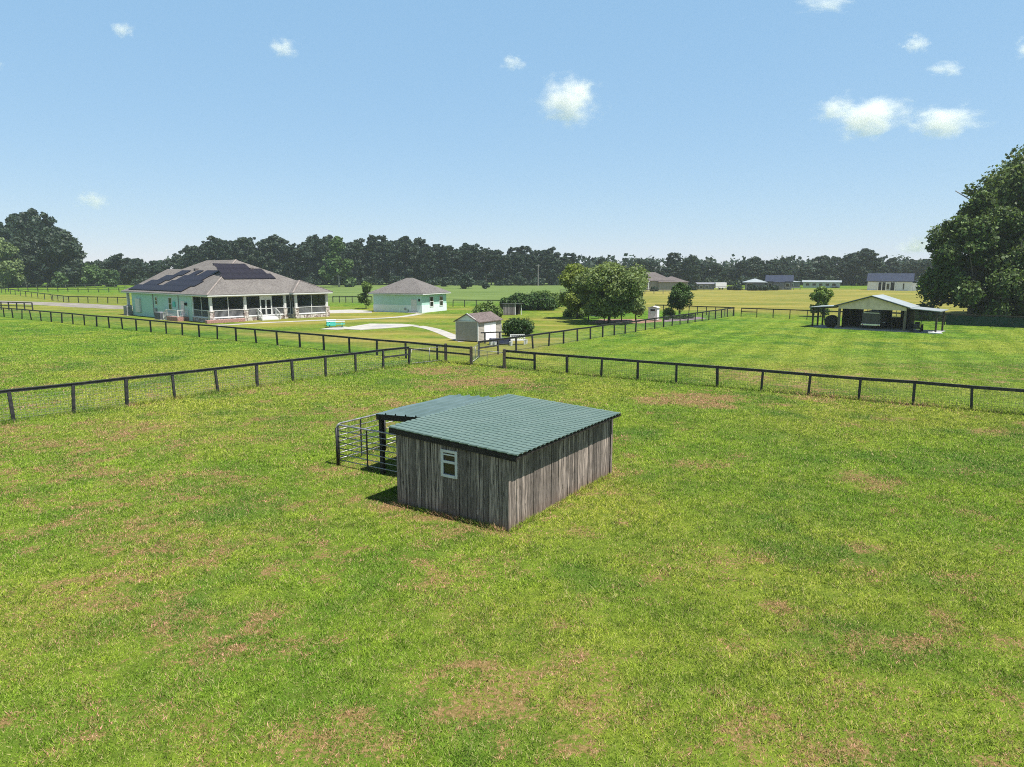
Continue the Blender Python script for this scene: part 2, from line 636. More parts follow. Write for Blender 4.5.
# summer moisture pales the low sky: the clear-sky model is damped and an even blue added below about 40 degrees
mu = nt.nodes.new('ShaderNodeVectorMath'); mu.operation = 'MULTIPLY'
mu.inputs[1].default_value = (.42, .33, .26)
nt.links.new(sk.outputs[0], mu.inputs[0])
wc = nt.nodes.new('ShaderNodeTexCoord'); sx = nt.nodes.new('ShaderNodeSeparateXYZ')
nt.links.new(wc.outputs['Generated'], sx.inputs[0])
mr = nt.nodes.new('ShaderNodeMapRange')
for k_, v_ in (('From Min', .36), ('From Max', .8), ('To Min', 1.), ('To Max', .2)):
    mr.inputs[k_].default_value = v_
nt.links.new(sx.outputs[2], mr.inputs['Value'])
sc2 = nt.nodes.new('ShaderNodeVectorMath'); sc2.operation = 'SCALE'
sc2.inputs[0].default_value = (1.34, 2.74, 4.35)
nt.links.new(mr.outputs[0], sc2.inputs['Scale'])
ad2 = nt.nodes.new('ShaderNodeVectorMath'); ad2.operation = 'ADD'
nt.links.new(mu.outputs[0], ad2.inputs[0]); nt.links.new(sc2.outputs[0], ad2.inputs[1])
nt.links.new(ad2.outputs[0], bg.inputs[0])
nt.links.new(bg.outputs[0], ow.inputs[0])

sl = bpy.data.lights.new('sun', 'SUN')
sl.energy = 5.0
sl.angle = R(.53)
sl.color = (1, .955, .88)
so = bpy.data.objects.new('sun', sl)
COL.objects.link(so)
sv = Vector((math.sin(SUN_AZ) * math.cos(SUN_EL), math.cos(SUN_AZ) * math.cos(SUN_EL), math.sin(SUN_EL)))
so.rotation_euler = sv.to_track_quat('Z', 'Y').to_euler()
so.location = (60, -40, 120)

cd = bpy.data.cameras.new('camera')
cd.sensor_width = 36
cd.lens = F / 1024 * 36
cd.clip_start = .2
cd.clip_end = 9000
co = bpy.data.objects.new('camera', cd)
COL.objects.link(co)
co.location = (0, 0, H)
co.rotation_euler = (math.pi / 2 - P, 0, 0)
S.camera = co
S.view_settings.view_transform = 'Standard'
S.view_settings.look = 'None'
S.view_settings.exposure = .8
S.view_settings.gamma = 1
S.cycles.max_bounces = 6
S.cycles.diffuse_bounces = 3
S.cycles.glossy_bounces = 3
S.cycles.transmission_bounces = 3
S.cycles.transparent_max_bounces = 12
S.cycles.volume_bounces = 3
S.cycles.pixel_filter_type = 'BLACKMAN_HARRIS'
S.cycles.filter_width = 1.05
S.cycles.use_denoising = False      # film grain is closer to the photograph than smeared grass
S.cycles.sample_clamp_indirect = 4
S.cycles.caustics_reflective = False
S.cycles.caustics_refractive = False

# ------------------------------------------------------------------ ground
# bare and straw-coloured spots of the pasture: surveyed centre, radii in px, strength
SPOTS = [(700, 399, 46, 6, 1.), (655, 400, 20, 4, .7), (478, 381, 46, 5, .85), (440, 371, 34, 4, .7), (505, 372, 20, 3, .5),
         (88, 473, 36, 6, .55), (130, 482, 30, 6, .45), (62, 477, 22, 6, .6), (230, 440, 70, 6, .4), (310, 428, 60, 5, .35), (180, 425, 50, 5, .3), (60, 445, 50, 5, .35),
         (90, 521, 20, 5, .5), (110, 540, 25, 6, .4), (252, 648, 26, 9, .8), (172, 660, 10, 5, .8), (268, 571, 8, 4, .7), (388, 636, 10, 4, .7), (330, 580, 10, 4, .4),
         (84, 737, 18, 7, .8), (50, 755, 22, 8, .6), (117, 712, 10, 5, .6), (5, 720, 8, 9, .8), (195, 690, 9, 5, .5),
         (352, 712, 24, 6, .7), (300, 735, 30, 9, .6), (385, 738, 22, 8, .5), (335, 752, 30, 8, .5),
         (450, 711, 20, 5, 1.), (503, 743, 14, 12, 1.), (482, 666, 30, 8, .8), (470, 684, 22, 7, .6), (582, 657, 16, 6, .85), (522, 703, 10, 6, .8), (608, 690, 9, 5, .9), (580, 708, 14, 9, .9), (540, 716, 22, 4, .7), (575, 745, 26, 9, .6),
         (622, 524, 6, 4, .5), (735, 556, 36, 9, .45), (764, 560, 12, 4, .7), (782, 608, 16, 8, .8), (865, 547, 18, 5, .8), (868, 570, 22, 10, .4), (872, 482, 28, 10, .6), (700, 463, 30, 5, .5), (742, 457, 14, 4, .4),
         (790, 660, 30, 12, .35), (755, 735, 44, 22, .55), (800, 755, 50, 12, .5), (700, 750, 26, 9, .5), (870, 690, 26, 12, .4), (862, 750, 10, 4, .7), (975, 646, 12, 6, .7), (992, 432, 18, 3, .6), (960, 470, 30, 5, .3), (990, 545, 24, 9, .25), (980, 762, 12, 4, .6),
         (500, 685, 85, 38, .5), (590, 705, 60, 28, .42), (300, 738, 110, 24, .42), (780, 735, 120, 30, .5), (250, 650, 60, 16, .35), (130, 715, 90, 26, .3), (900, 700, 70, 30, .25), (690, 560, 60, 20, .25), (60, 640, 60, 30, .25), (440, 610, 50, 14, .25),
         (400, 506, 24, 4, .8), (440, 519, 26, 4, .8), (480, 528, 22, 3, .7), (560, 506, 30, 4, .4), (360, 470, 26, 3, .3)]


def ss(x, a, b):
    q = np.clip((x - a) / (b - a), 0, 1)
    return q * q * (3 - 2 * q)


def dry_at(x, y):
    d = np.zeros_like(x)
    edge = fbm(x * 1.7 + 7, y * 1.7, 3, 5)
    brk = ss(fbm(x * 3.1, y * 3.1, 61, 4), .4, .58)
    for px, py, rx, ry, s in SPOTS:
        cx, cy = gp(px, py)
        ax = abs(gp(px + rx, py)[0] - cx)
        ay = abs(gp(px, py - ry)[1] - cy) * .5 + abs(gp(px, py + ry)[1] - cy) * .5
        q = np.sqrt(((x - cx) / ax) ** 2 + ((y - cy) / ay) ** 2)
        d = np.maximum(d, s * ss(1.7 - q - (edge - .5) * 2.2, 0, 1.25) * (.5 + .6 * brk))
    # scattered small scuffs
    n = fbm(x * .9, y * .9, 21, 4) * .55 + fbm(x * .11, y * .11, 5, 3) * .45
    sc = ss(n, .47, .66) * (.15 + .5 * brk) * np.clip((60 - y) / 15, 0, 1)
    return np.clip(np.maximum(d, sc), 0, 1)


def axis_lines(fine0, fine1, step, end0, end1, grow=1.13):
    a = list(np.arange(fine0, fine1 + 1e-6, step))
    s = step
    lo, hi = [fine0], [a[-1]]
    while lo[-1] > end0:
        s = min(s * grow, 260)
        lo.append(lo[-1] - s)
    s = step
    while hi[-1] < end1:
        s = min(s * grow, 260)
        hi.append(hi[-1] + s)
    return np.array(lo[:0:-1] + a + hi[1:])


gx = axis_lines(-36, 36, .28, -2600, 2600)
gy = axis_lines(5, 62, .28, -300, 4500, 1.07)
X, Y = np.meshgrid(gx, gy)
Z = np.zeros_like(X)
relief = (fbm(X * .25, Y * .25, 9, 3) - .5) * .1 * ss(Y, 4, 9) * (1 - ss(Y, 55, 80))
Z += relief * 0.5
V = np.stack([X.ravel(), Y.ravel(), Z.ravel()], 1)
ny, nx = X.shape
idx = np.arange(nx * ny).reshape(ny, nx)
Q = np.stack([idx[:-1, :-1], idx[:-1, 1:], idx[1:, 1:], idx[1:, :-1]], -1).reshape(-1, 4)
me = bpy.data.meshes.new('ground')
me.vertices.add(len(V))
me.vertices.foreach_set('co', V.astype(np.float32).ravel())
me.loops.add(Q.size)
me.loops.foreach_set('vertex_index', Q.astype(np.int32).ravel())
me.polygons.add(len(Q))
me.polygons.foreach_set('loop_start', np.arange(0, Q.size, 4, dtype=np.int32))
me.polygons.foreach_set('loop_total', np.full(len(Q), 4, dtype=np.int32))
me.update(calc_edges=True)
me.polygons.foreach_set('use_smooth', [True] * len(Q))
me.materials.append(M['grass_ground'])
xf, yf = X.ravel(), Y.ravel()


def put(name, a):
    q = me.attributes.new(name, 'FLOAT', 'POINT')
    q.data.foreach_set('value', a.astype(np.float32))


put('dry', dry_at(xf, yf))
put('near', 1 - ss(yf, 40, 78))
put('far', ss(yf, 45, 80))
# beyond the back fence on the right lies a pale hay meadow; behind the garage a lush one
back = (xf - 34) * .57 + (yf - 106) * .82
hay_ = ss(back, 4, 16) * (1 - ss(yf, 248, 275)) * ss(xf - yf * .1, -5, 16)
hay_ = np.maximum(hay_, .55 * ss(yf, 118, 130) * (1 - ss(yf, 190, 210)) * (1 - ss(xf + yf * .45, -12, -2)))
# thin worn lawn round the big house
yard = ss((xf + 40) * .6 + (yf - 83) * .8, -1, 1) * (1 - ss(yf, 128, 140)) * (1 - ss(xf - yf * .1, -4, 2))
hay_ = np.maximum(hay_, yard * (.15 + .85 * ss(fbm(xf * .1, yf * .22, 31, 4), .35, .65)))
put('hay', hay_)
put('lush', ss(yf, 140, 165) * (1 - ss(xf - yf * .07, -2, 14)) * ss(xf + yf * .42, -14, 2))
def mown_at(x, y):
    return ss(x * .54 + y * .84, 43.2, 45) * ss(x - (y - 55.6) * .73 + 2.7, 0, 2) * (1 - ss((x - 34) * .57 + (y - 106) * .82, -3, 1))


put('mown', mown_at(xf, yf))
ground = link('ground', me)
tag(ground, 'wide green pasture and lawn with dry tan scuffs', None, None, 'structure')


def ground_z(x, y):
    return ((fbm(x * .25, y * .25, 9, 3) - .5) * .1 * ss(y, 4, 9) * (1 - ss(y, 55, 80))) * .5


# ------------------------------------------------------------------ shed frame (needed by the grass)
SN = gp(508, 531)
SA = math.atan2(5.43, 3.56)
SR, SLn = np.array([math.cos(SA), math.sin(SA)]), np.array([-math.sin(SA), math.cos(SA)])
SW, SD = 6.4, 3.92      # along the sunny wall, along the window wall


def shed_local(x, y):
    return (x - SN[0]) * SR[0] + (y - SN[1]) * SR[1], (x - SN[0]) * SLn[0] + (y - SN[1]) * SLn[1]


# ------------------------------------------------------------------ grass blades
def blades(x, y, hgt, wid):
    n = len(x)
    a = rng.uniform(0, 2 * math.pi, n)
    lean = rng.uniform(.2, 1.6, n) * hgt
    la = rng.uniform(0, 2 * math.pi, n)
    z = ground_z(x, y) - .004
    dx, dy = np.cos(a) * wid / 2, np.sin(a) * wid / 2
    v = np.empty((n, 3, 3))
    v[:, 0] = np.stack([x - dx, y - dy, z], 1)
    v[:, 1] = np.stack([x + dx, y + dy, z], 1)
    v[:, 2] = np.stack([x + np.cos(la) * lean, y + np.sin(la) * lean, z + hgt], 1)
    return v.reshape(-1, 3)


def scatter(y0, y1, dens):
    area_n = int(dens * (.95 * (y1 ** 2 - y0 ** 2) + 6 * (y1 - y0)))
    y = np.sqrt(rng.uniform(y0 ** 2, y1 ** 2, area_n))
    x = rng.uniform(-1, 1, area_n) * (.95 * y + 3)
    return x, y


parts_v = []
for y0, y1, dens, wm, hm in ((7.2, 14, 2500, .0115, .048), (14, 23, 1350, .0155, .053), (23, 34, 680, .021, .058), (34, 52, 330, .031, .062), (52, 95, 130, .04, .055)):
    x, y = scatter(y0, y1, dens)
    u, v = shed_local(x, y)
    keep = ~((u > -.03) & (u < SW + .03) & (v > -.03) & (v < SD + .03))
    dr = dry_at(x, y)
    cl = fbm(x * 1.9, y * 1.9, 40, 3)
    keep &= rng.uniform(0, 1, len(x)) > dr * .2 + (cl < .38) * .35
    keep &= rng.uniform(0, 1, len(x)) > ss(y, 60, 98) * .85
    keep &= ~(((x + 3.05) * .6 + (y - 51) * .8 > .2) & (x - (y - 55.6) * .73 + 2.7 < .2))     # the worn yard lawn is mown bare
    # mown field past the right-hand fence stays short
    x, y, cl, dr = x[keep], y[keep], cl[keep], dr[keep]
    bl = x * .54 + y * .84
    short = np.where(bl > 43.2, .6, 1.)
    h = hm * (.5 + 1.1 * cl) * rng.uniform(.5, 1.4, len(x)) * short * (1 - .45 * dr)
    parts_v.append(blades(x, y, h, wm * rng.uniform(.7, 1.4, len(x))))
# longer, untrimmed grass at the foot of the shed and of the near fences
fa = [gp(14, 422.3), gp(409, 365)]
fb = [gp(504, 368), gp(971.3, 410.3)]


def along(p, q, n, spread, hm, wm):
    s = rng.uniform(-.25, 1.1, n)
    x = p[0] + (q[0] - p[0]) * s + rng.normal(0, spread, n)
    y = p[1] + (q[1] - p[1]) * s + rng.normal(0, spread, n)
    k = fbm(x * .8, y * .8, 77, 3)
    return blades(x, y, hm * rng.uniform(.4, 1.3, n) * (.4 + k), wm * rng.uniform(.7, 1.3, n))


parts_v.append(along(*fa, 9000, .14, .26, .02))
parts_v.append(along(*fb, 9000, .14, .24, .022))
for (u0, v0), (u1, v1) in (((0, -.1), (SW, -.1)), ((-.1, 0), (-.1, SD))):
    a = (SN[0] + SR[0] * u0 + SLn[0] * v0, SN[1] + SR[1] * u0 + SLn[1] * v0)
    b = (SN[0] + SR[0] * u1 + SLn[0] * v1, SN[1] + SR[1] * u1 + SLn[1] * v1)
    n = 2600
    s = rng.uniform(0, 1, n)
    x = a[0] + (b[0] - a[0]) * s + rng.normal(0, .05, n)
    y = a[1] + (b[1] - a[1]) * s + rng.normal(0, .05, n)
    u, v = shed_local(x, y)
    k = ~((u > -.03) & (v > -.03))
    x, y = x[k], y[k]
    parts_v.append(blades(x, y, .17 * rng.uniform(.3, 1.3, len(x)) * (.3 + fbm(x * 2, y * 2, 5, 2)), .014 * np.ones(len(x))))
GV = np.concatenate(parts_v)
gm = np_mesh('grass', GV, 3, M['grass_blade'])
gd = gm.attributes.new('dry', 'FLOAT', 'POINT')
base = GV.reshape(-1, 3, 3)[:, 0]
gd.data.foreach_set('value', np.repeat(dry_at(base[:, 0], base[:, 1]), 3).astype(np.float32))
gd = gm.attributes.new('mown', 'FLOAT', 'POINT')
gd.data.foreach_set('value', np.repeat(mown_at(base[:, 0], base[:, 1]), 3).astype(np.float32))
tag(link('grass', gm), 'short patchy pasture grass round the wooden shed', 'grass', None, 'stuff')

# ------------------------------------------------------------------ wooden shed
shed = thing('wooden_shed', 'weathered grey board shed with green metal roof in the pasture', 'shed', (*SN, 0), SA)
ZL, ZH = 2.13, 2.335           # wall tops at y=0 and y=SD


def wall_top(y):
    return ZL + (ZH - ZL) * y / SD


def board_wall(p0, p1, nrm, top, skip=None):
    """upright boards of uneven width from p0 to p1"""
    mb = MB()
    p0, p1, nrm = Vector((*p0, 0)), Vector((*p1, 0)), Vector((*nrm, 0))
    L = (p1 - p0).length
    d = (p1 - p0) / L
    s = 0
    while s < L - .01:
        wd_ = min(random.choice((.11, .13, .15, .17, .19)), L - s)
        if skip:
            for c_ in skip[:2]:
                if s + .01 < c_ < s + wd_:
                    wd_ = c_ - s
        if L - s - wd_ < .07:
            wd_ = L - s
        t_ = random.uniform(.018, .032)
        o = random.uniform(.0, .012)
        bot = random.uniform(-.02, .045)
        a, b = s + random.uniform(.004, .015), s + wd_ - random.uniform(.004, .015)
        zt0, zt1 = top(a), top(b)
        spans = [(bot, None)]
        if skip and a < skip[1] - .001 and b > skip[0] + .001:
            spans = [(bot, skip[2]), (skip[3], None)]
        for z0, z1 in spans:
            q = []
            for s_, zt in ((a, zt0), (b, zt1)):
                for out in (o, o + t_):
                    for z_ in (z0, z1 if z1 is not None else zt):
                        pt = p0 + d * s_ + nrm * out
                        q.append((pt.x + random.uniform(-.002, .002), pt.y, z_))
            mb.add(q, [(0, 1, 3, 2), (4, 6, 7, 5), (0, 4, 5, 1), (2, 3, 7, 6), (0, 2, 6, 4), (1, 5, 7, 3)])
        s += wd_
    return mb


WY0, WY1, WZ0, WZ1 = 1.74, 2.2, 1.25, 1.92       # window in the x=0 wall
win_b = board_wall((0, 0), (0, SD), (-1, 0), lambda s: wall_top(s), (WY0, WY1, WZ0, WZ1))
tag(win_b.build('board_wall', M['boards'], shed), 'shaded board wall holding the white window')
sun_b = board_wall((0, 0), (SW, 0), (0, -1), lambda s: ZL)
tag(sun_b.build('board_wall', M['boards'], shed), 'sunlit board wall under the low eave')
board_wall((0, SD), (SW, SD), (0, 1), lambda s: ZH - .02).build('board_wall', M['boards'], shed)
far_b = board_wall((SW, 0), (SW, SD), (1, 0), lambda s: wall_top(s))
far_b.build('board_wall', M['boards'], shed)
inn = MB()
e = .03
inn.box(.002, .04, .02, .03, WY0, 2.1).box(.002, WY1, .02, .03, SD - .04, 2.1).box(.002, WY0, .02, .03, WY1, WZ0).box(.002, WY0, WZ1, .03, WY1, 2.1)
inn.box(.04, .004, .02, SW - .04, .034, 2.1).box(.04, SD - .034, .02, SW - .04, SD - .004, 2.1).box(SW - .03, .04, .02, SW - .002, SD - .04, 2.1)
inn.build('frame', M['boards_dark'], shed)
for bxs in (((-.055, -.058, 0, -.034, .075, ZL - .01), (-.033, -.058, 0, .075, -.036, ZL - .01)), ((SW - .08, -.058, .0, SW + .055, -.036, ZL - .01),), ((-.055, SD - .1, 0, -.036, SD + .04, ZH - .02),)):
    cb = MB()
    for q in bxs:
        cb.box(*q)
    cb.build('corner_board', M['boards'], shed)
# window
wf = MB()
fx0, fx1 = -.058, .01
b = .065
wf.box(fx0, WY0 - b, WZ0 - b, fx1, WY0 + .02, WZ1 + b).box(fx0, WY1 - .02, WZ0 - b, fx1, WY1 + b, WZ1 + b)
wf.box(fx0 + .002, WY0 + .02, WZ1 - .02, fx1 - .002, WY1 - .02, WZ1 + b - .003).box(fx0 - .02, WY0 + .02, WZ0 - b + .003, fx1 - .002, WY1 - .02, WZ0 + .02)
win = wf.build('window', M['white'], shed, bevel=.006)
zm = (WZ0 + WZ1) / 2 + .05
MB().box(-.06, WY0 + .02, zm - .035, .0, WY1 - .02, zm + .035).box(-.045, WY0 + .02, zm + .19, -.01, WY1 - .02, zm + .225).build('sash', M['white'], win)
MB().box(-.02, WY0 + .02, WZ0 + .02, -.012, WY1 - .02, WZ1 - .02).build('pane', M['glass'], win)


def profile_sheet(name, x0, x1, y0, y1, zf, m, parent, kind):
    """roll-formed roofing; 'tile' has rolls across x and steps down y, 'rib' has ribs along x"""
    if kind == 'tile':
        xs = []
        xx = x0
        while xx < x1 - .02:
            xs += [xx, xx + .006, xx + .05, xx + .056, xx + .14]
            xx += .232
        xs = np.array([q for q in xs if q < x1] + [x1])
        ys = []
        step = .32
        yy = y0
        while yy < y1 - .001:
            ys += [yy, min(yy + step - .012, y1 - .002)]
            if yy + step * .5 < y1:
                ys.insert(-1, yy + step * .5)
            yy += step
        ys = np.array(ys)
        XX, YY = np.meshgrid(xs, ys)
        ph = ((XX - x0) % .232) + 0.0
        roll = np.where((ph > .004) & (ph < .052), 0., .024) + .01 * np.sin(np.clip((ph - .056) / .176, 0, 1) * math.pi)
        fr = ((YY - y0) / step) % 1.0
        lift = .016 * (1 - fr)
        ZZ = zf(YY) + roll + lift
    else:
        ys = []
        yy = y0
        while yy < y1 - .4:
            ys += [yy, yy + .03, yy + .06, yy + .09, yy + .18, yy + .2, yy + .22]
            yy += .45
        ys += [y1]
        ys = np.array(ys)
        off = np.array([[0, .06, .06, 0, 0, .014, 0][i % 7] for i in range(len(ys))])
        xs = np.linspace(x0, x1, 24)
        XX, YY = np.meshgrid(xs, ys)
        ZZ = zf(YY) + off[:, None] + .012 * np.sin(XX * 2.3)
    V = np.stack([XX.ravel(), YY.ravel(), ZZ.ravel()], 1)
    ny, nx = XX.shape
    i = np.arange(nx * ny).reshape(ny, nx)
    q = np.stack([i[:-1, :-1], i[:-1, 1:], i[1:, 1:], i[1:, :-1]], -1).reshape(-1, 4)
    me = bpy.data.meshes.new(name)
    me.from_pydata(V.tolist(), [], q.tolist())
    me.materials.append(m)
    o = link(name, me, parent)
    so_ = o.modifiers.new('thick', 'SOLIDIFY')
    so_.thickness = .012
    so_.offset = -1
    return o


def roof_z(y):
    return 2.195 + (2.40 - 2.195) * (y + .32) / 4.61


profile_sheet('roof', -.16, SW - .04, -.4, SD + .24, roof_z, M['roof_green'], shed, 'tile')
rf = MB()
rf.add([(-.155, -.37, roof_z(-.37) - .17), (-.155, SD + .22, roof_z(SD + .22) - .17), (-.155, SD + .22, roof_z(SD + .22) - .02), (-.155, -.37, roof_z(-.37) - .02),
        (-.11, -.37, roof_z(-.37) - .17), (-.11, SD + .22, roof_z(SD + .22) - .17), (-.11, SD + .22, roof_z(SD + .22) - .02), (-.11, -.37, roof_z(-.37) - .02)],
       [(0, 1, 2, 3), (7, 6, 5, 4), (0, 4, 5, 1), (3, 2, 6, 7), (0, 3, 7, 4), (1, 5, 6, 2)])
rf.box(-.10, -.36, roof_z(-.36) - .1, SW + .015, -.33, roof_z(-.36) - .02)
for k in range(9):
    x_ = .02 + k * (SW - .04) / 8
    rf.beam((x_, -.32, roof_z(-.32) - .09), (x_, SD + .2, roof_z(SD + .2) - .09), .05, .1)
rf.build('fascia', M['fascia_dark'], shed)
# lean-to on the hidden side
LX0, LX1, LY1 = 1.95, 6.1, 6.78


def lean_z(y):
    return 2.30 - (y - SD) * .055


profile_sheet('lean_to_roof', LX0, LX1, SD + .06, LY1, lean_z, M['roof_blue'], shed, 'rib')
lb = MB()
lb.beam((LX0 + .06, SD + .08, lean_z(SD) - .12), (LX0 + .06, LY1 - .02, lean_z(LY1) - .12), .05, .2)
lb.beam((LX1 - .06, SD + .08, lean_z(SD) - .12), (LX1 - .06, LY1 - .02, lean_z(LY1) - .12), .05, .2)
lb.beam((LX0 + .09, LY1 - .14, lean_z(LY1) - .1), (LX1 - .09, LY1 - .14, lean_z(LY1) - .1), .06, .16)
for k in range(4):
    x_ = LX0 + .6 + k * 1.0
    lb.beam((x_, SD + .09, lean_z(SD) - .07), (x_, LY1 - .2, lean_z(LY1) - .07), .045, .12)
lb.build('beam', M['fascia_dark'], shed)
for x_ in (LX0 + .14, (LX0 + LX1) / 2, LX1 - .14):
    MB().box(x_ - .065, LY1 - .23, -.1, x_ + .065, LY1 - .1, lean_z(LY1) - .19).build('post', M['boards_dark'], shed)

# corral panels of round steel tube
def shed_world(u, v):
    return (SN[0] + SR[0] * u + SLn[0] * v, SN[1] + SR[1] * u + SLn[1] * v)


def corral_panel(p, q, label, h=1.5, uprights=2):
    a, b = shed_world(*p), shed_world(*q)
    L = math.dist(a, b)
    t_ = thing('corral_panel', label, 'livestock panel', (*a, 0), math.atan2(b[1] - a[1], b[0] - a[0]), 'steel corral panels beside the wooden shed')
    r_ = .028
    c = .16
    outer = [(0, 0, .05), (0, 0, h - c)]
    for k in range(1, 5):
        w_ = k / 4 * math.pi / 2
        outer.append((c - c * math.cos(w_), 0, h - c + c * math.sin(w_)))
    for k in range(0, 5):
        w_ = k / 4 * math.pi / 2
        outer.append((L - c + c * math.sin(w_), 0, h - c + c * math.cos(w_)))
    outer += [(L, 0, .05)]
    MB().tube(outer, r_ + .004, 8).build('frame', M['tube_steel'], t_, True)
    for k in range(6):
        z_ = .2 + k * (h - .42) / 5
        MB().tube([(0.02, 0, z_), (L * .33, 0, z_ + random.uniform(-.012, .012)), (L * .66, 0, z_ + random.uniform(-.012, .012)), (L - .02, 0, z_)], .021, 6).build('bar', M['tube_steel'], t_, True)
    for k in range(1, uprights + 1):
        x_ = L * k / (uprights + 1)
        MB().box(x_ - .035, -.036, .06, x_ + .035, -.024, h - .03).build('upright', M['tube_dark'], t_)
    for x_ in (-.0, L):
        MB().tube([(x_, -.05, 0), (x_, -.05, h - .12)], .045, 8).build('upright', M['tube_dark'], t_, True)
    return t_


corral_panel((2.0, 8.72), (2.0, 4.25), 'steel tube corral panel running from shed wall under the lean-to post')
corral_panel((2.05, 8.8), (4.35, 8.8), 'steel tube corral panel turning back from the outer corner', uprights=1)
corral_panel((4.45, 8.8), (6.7, 8.8), 'steel tube corral panel furthest back from the camera side', uprights=1)
corral_panel((6.75, 8.72), (6.75, 6.5), 'steel tube corral panel closing the far end behind lean-to', uprights=1)


# ------------------------------------------------------------------ fences
def fence(pts, label, h=1.3, h1=None, wire=True, rails=1, post=.1, mat='fence_black', cat='fence', mid=None, group=None, railm=None, jit=.02):
    h1 = h if h1 is None else h1
    o = pts[0]
    t_ = thing('fence', label, cat, (*o, 0), 0, group)
    n = len(pts)
    P_ = [(p[0] - o[0], p[1] - o[1]) for p in pts]
    hs = [h + (h1 - h) * i / max(1, n - 1) + random.uniform(-jit, jit) for i in range(n)]
    meshes = [MB().box(-post / 2, -post / 2, -.15, post / 2, post / 2, 1).mesh('post', M[mat]) for _ in range(1)]
    for i, p in enumerate(P_):
        c = link('post', meshes[0], t_)
        c.location = (p[0], p[1], 0)
        c.scale = (random.uniform(.85, 1.15), random.uniform(.85, 1.15), hs[i] - .005)
        k = min(i, n - 2)
        c.rotation_euler = (random.gauss(0, .03), random.gauss(0, .03), math.atan2(P_[k + 1][1] - P_[k][1], P_[k + 1][0] - P_[k][0]))
    for r_ in range(rails):
        mb = MB()
        f = 1 - r_ * (.42 if rails < 3 else .31)
        for i in range(n - 1):
            a, b = Vector((*P_[i], hs[i] * f)), Vector((*P_[i + 1], hs[i + 1] * f))
            d = (b - a).normalized()
            mb.beam(a - d * .02, b + d * .02, .045 + .001 * (i % 2), .125)
            if r_ == 0:
                mb.beam(a + Vector((0, 0, .079)) - d * .03, b + Vector((0, 0, .079)) + d * .03, .12 + .001 * (i % 2), .03)
        mb.build('rail', M[railm or mat], t_)
    if mid:      # brace rails in the end bays
        mb = MB()
        for i in mid:
            a, b = Vector((*P_[i], hs[i] * .62)), Vector((*P_[i + 1], hs[i + 1] * .62))
            mb.beam(a, b, .06, .12)
        mb.build('brace_rail', M[mat], t_)
    if wire:
        mb = MB()
        for i in range(n - 1):
            a, b = Vector((*P_[i], 0)), Vector((*P_[i + 1], 0))
            L = (b - a).length
            d = (b - a) / L
            nn = Vector((-d.y, d.x, 0)) * .07
            r_ = .005
            def strip(p, q):
                e_ = (q - p).normalized()
                s1 = e_.cross(Vector((.3, .5, .81))).normalized() * r_
                s2 = e_.cross(s1).normalized() * r_
                mb.add([p + s1, p - s1 * .5 + s2 * .87, p - s1 * .5 - s2 * .87, q + s1, q - s1 * .5 + s2 * .87, q - s1 * .5 - s2 * .87],
                       [(0, 1, 4, 3), (1, 2, 5, 4), (2, 0, 3, 5)])
            k = int(L / .16)
            for j in range(k):
                p = a + nn + d * (L * j / k)
                strip(p + Vector((0, 0, .03)), p + Vector((0, 0, hs[i] - .06)))
            for z_ in (.05, .16, .28, .4, .54, .68, .84, 1.0, 1.14):
                if z_ < min(hs[i], hs[i + 1]) - .08:
                    strip(a + nn + Vector((0, 0, z_)), b + nn + Vector((0, 0, z_)))
        mb.build('wire_mesh', M['wire'], t_)
    return t_


def line(a, b, n):
    return [(a[0] + (b[0] - a[0]) * k / n, a[1] + (b[1] - a[1]) * k / n) for k in range(n + 1)]


def extend(a, b, step, count):
    L = math.dist(a, b)
    return [(a[0] - (b[0] - a[0]) / L * step * k, a[1] - (b[1] - a[1]) / L * step * k) for k in range(count, 0, -1)]


A0, A1 = gp(14, 422.3), gp(409, 365)
fence(extend(A0, A1, 2.5, 3) + line(A0, A1, 10), 'black one-rail wire fence on the left crossing the near pasture', 1.5, 1.3, mid=[12], post=.13)
B0, B1 = gp(504.2, 368), gp(971.3, 410.3)
fence(line(B0, B1, 11) + extend(B1, B0, 2.57, 4)[::-1], 'black one-rail wire fence behind and right of the wooden shed', 1.22, 1.16, mid=[0], post=.13)
C0, C1 = gp(-20, 314.5), (-3.05, 51.0)
fence(line(C0, C1, 30), 'long black one-rail wire fence running past the mint house to the gate', 1.36, 1.27, mid=[28, 29], post=.13)
D0, D1 = gp(478.7, 357.5), gp(733, 316)
fence(line(D0, D1, 24), 'black one-rail wire fence running away beside the fruit trees', 1.22, 1.22, mid=[0], post=.12)
E0, E1 = gp(445.9, 361.5), gp(478.7, 357.5)
# wire gates in the lane
def wire_gate(a, b, label, h=1.15):
    L = math.dist(a, b)
    t_ = thing('wire_gate', label, 'gate', (*a, 0), math.atan2(b[1] - a[1], b[0] - a[0]), 'wire gates at the lane crossing')
    MB().tube([(0.08, 0, .12), (.08, 0, h), (L - .08, 0, h), (L - .08, 0, .12), (.08, 0, .12)], .022, 6).build('frame', M['tube_steel'], t_, True)
    MB().tube([(L / 2, 0, .12), (L / 2, 0, h)], .02, 6).build('upright', M['tube_steel'], t_, True)
    mb = MB()
    for k in range(1, int(L / .1)):
        mb.tube([(k * .1, .01, .13), (k * .1, .01, h - .01)], .003, 3)
    for k in range(1, 11):
        mb.tube([(.09, -.01, .12 + k * (h - .12) / 11), (L - .09, -.01, .12 + k * (h - .12) / 11)], .003, 3)
    mb.build('wire_mesh', M['wire'], t_)
    return t_


